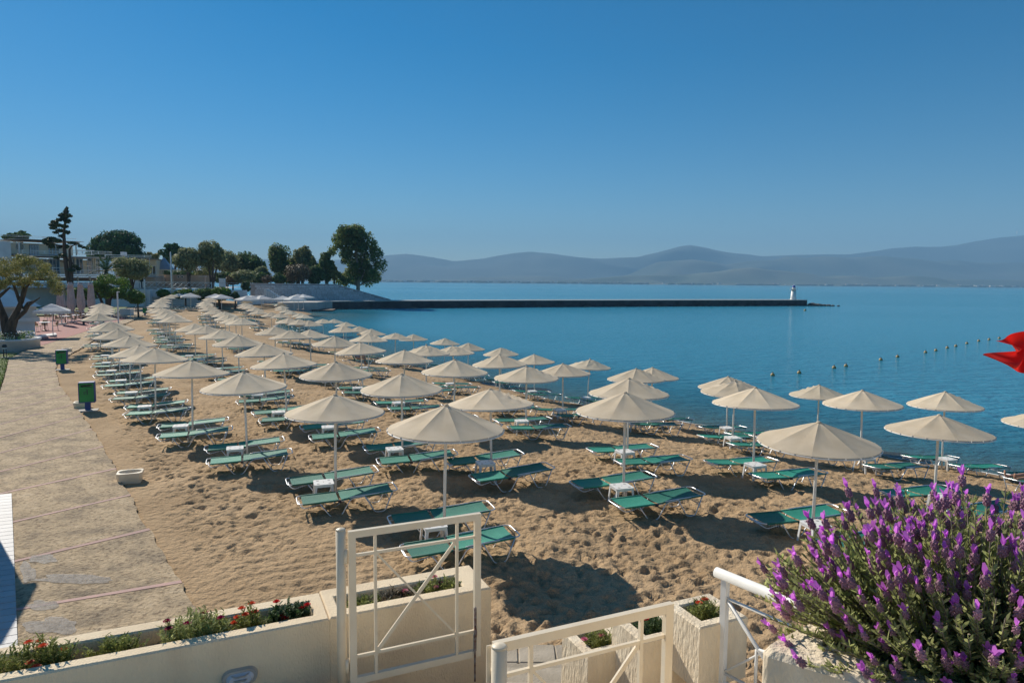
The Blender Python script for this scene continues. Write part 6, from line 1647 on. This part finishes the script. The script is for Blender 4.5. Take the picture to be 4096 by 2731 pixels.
for s_ in (-1, 1):
    hip = add(LP_(0.82, s_*0.09, 0.05), 0.085, pel); kn = add(LP_(0.42, s_*0.12, 0.08), 0.055, hip); cf = add(LP_(0.25, s_*0.12, 0.06), 0.052, kn); an = add(LP_(0.02, s_*0.13, 0.05), 0.034, cf)
    he = add(LP_(-0.04, s_*0.135, 0.03), 0.034, an); t1 = add(LP_(-0.075, s_*0.15, 0.13), (0.036, 0.022), he); add(LP_(-0.075, s_*0.16, 0.205), (0.034, 0.014), t1)
    sh = add(LP_(1.40, s_*0.18, 0.06), 0.06, c2); el = add(LP_(1.14, s_*0.27, 0.03), 0.042, sh); wr_ = add(LP_(0.92, s_*0.26, 0.03), 0.027, el)
    hand(J, E_, (LP_(0.92, s_*0.26, 0.03), wr_), -dirx, ys_*s_, (0, 0, 1))
off = Vector(sb.location)
skin_body('body', [(tuple(Vector(p)-off), r) for p, r in J], E_, M['skin'], sb)
skin_body('swimwear', [(tuple(Vector(LP_(0.80, -0.07, 0.055))-off), (0.11, 0.105)), (tuple(Vector(LP_(0.88, 0, 0.055))-off), (0.155, 0.105)), (tuple(Vector(LP_(0.96, 0, 0.055))-off), (0.14, 0.10)), (tuple(Vector(LP_(0.80, 0.07, 0.055))-off), (0.11, 0.105))], [(0, 1), (1, 2), (1, 3)], M['cloth_dark'], sb, 1)
MB().sphere(LP_(1.74, 0, 0.10), (0.10, 0.092, 0.095), 12, 8).build('hair', M['hair'], sb)
# person seated on a lounger near the water, seen from behind
px0, py0, pz0 = solve(1428, 1436, 0.4); zg = pz0
lounger(px0+0.02, py0+0.02, R(10), 'green sun lounger with steeply raised backrest under the seated person', None, True, LGU)
t_ = thing('person', 'person in a loose grey-blue shirt sitting hunched on a lounger, back turned', 'person', (px0, py0, zg+0.0)); off = Vector(t_.location)
J = []; E_ = []
def Q(x, y, z): return (x, y, z)
pel = add(Q(0, 0, 0.46), (0.16, 0.13)); w1_ = add(Q(0.02, 0.02, 0.62), (0.15, 0.11), pel); c2 = add(Q(0.07, 0.06, 0.86), (0.17, 0.12), w1_); nk = add(Q(0.12, 0.10, 1.02), 0.055, c2); h0 = add(Q(0.15, 0.12, 1.10), 0.08, nk); h1 = add(Q(0.17, 0.13, 1.20), 0.09, h0); add(Q(0.16, 0.12, 1.28), 0.065, h1)
for s_ in (-1, 1):
    hip = add(Q(0.06, s_*0.1, 0.45), 0.10, pel); kn = add(Q(0.46, s_*0.13+0.08, 0.47), 0.065, hip); an = add(Q(0.48, s_*0.13+0.08, 0.09), 0.04, kn); ft = add(Q(0.62, s_*0.14+0.1, 0.04), (0.045, 0.03), an)
    sh = add(Q(0.08, s_*0.19+0.06, 0.92), 0.065, c2); el = add(Q(0.18, s_*0.26+0.06, 0.68), 0.05, sh); wr_ = add(Q(0.40, s_*0.18+0.08, 0.60), 0.03, el)
    hand(J, E_, (Q(0.40, s_*0.18+0.08, 0.60), wr_), (1, 0, -0.3), (0, s_, 0), (0, 0, 1))
skin_body('body', J, E_, M['skin'], t_)
skin_body('shirt', [(Q(0, 0, 0.44), (0.24, 0.19)), (Q(0.02, 0.02, 0.62), (0.20, 0.15)), (Q(0.06, 0.06, 0.86), (0.205, 0.15)), (Q(0.11, 0.09, 0.985), 0.085), (Q(0.08, -0.14, 0.92), 0.085), (Q(0.17, -0.22, 0.70), 0.075), (Q(0.08, 0.26, 0.92), 0.085), (Q(0.17, 0.33, 0.70), 0.075)] if False else [(p, (r, r) if not isinstance(r, tuple) else r) for p, r in [(Q(0, 0, 0.44), (0.24, 0.19)), (Q(0.02, 0.02, 0.62), (0.20, 0.15)), (Q(0.06, 0.06, 0.86), (0.205, 0.15)), (Q(0.11, 0.09, 0.985), 0.085), (Q(0.08, -0.14, 0.92), 0.085), (Q(0.17, -0.22, 0.70), 0.075), (Q(0.08, 0.26, 0.92), 0.085), (Q(0.17, 0.33, 0.70), 0.075)]], [(0, 1), (1, 2), (2, 3), (2, 4), (4, 5), (2, 6), (6, 7)], M['cloth_grey'], t_)
MB().sphere((px0+0.155, py0+0.12, zg+1.22), (0.10, 0.105, 0.115), 12, 8).build('hair', M['hair'], t_)
print('UMBRELLAS', NUMB, 'OBJECTS', len(bpy.data.objects))
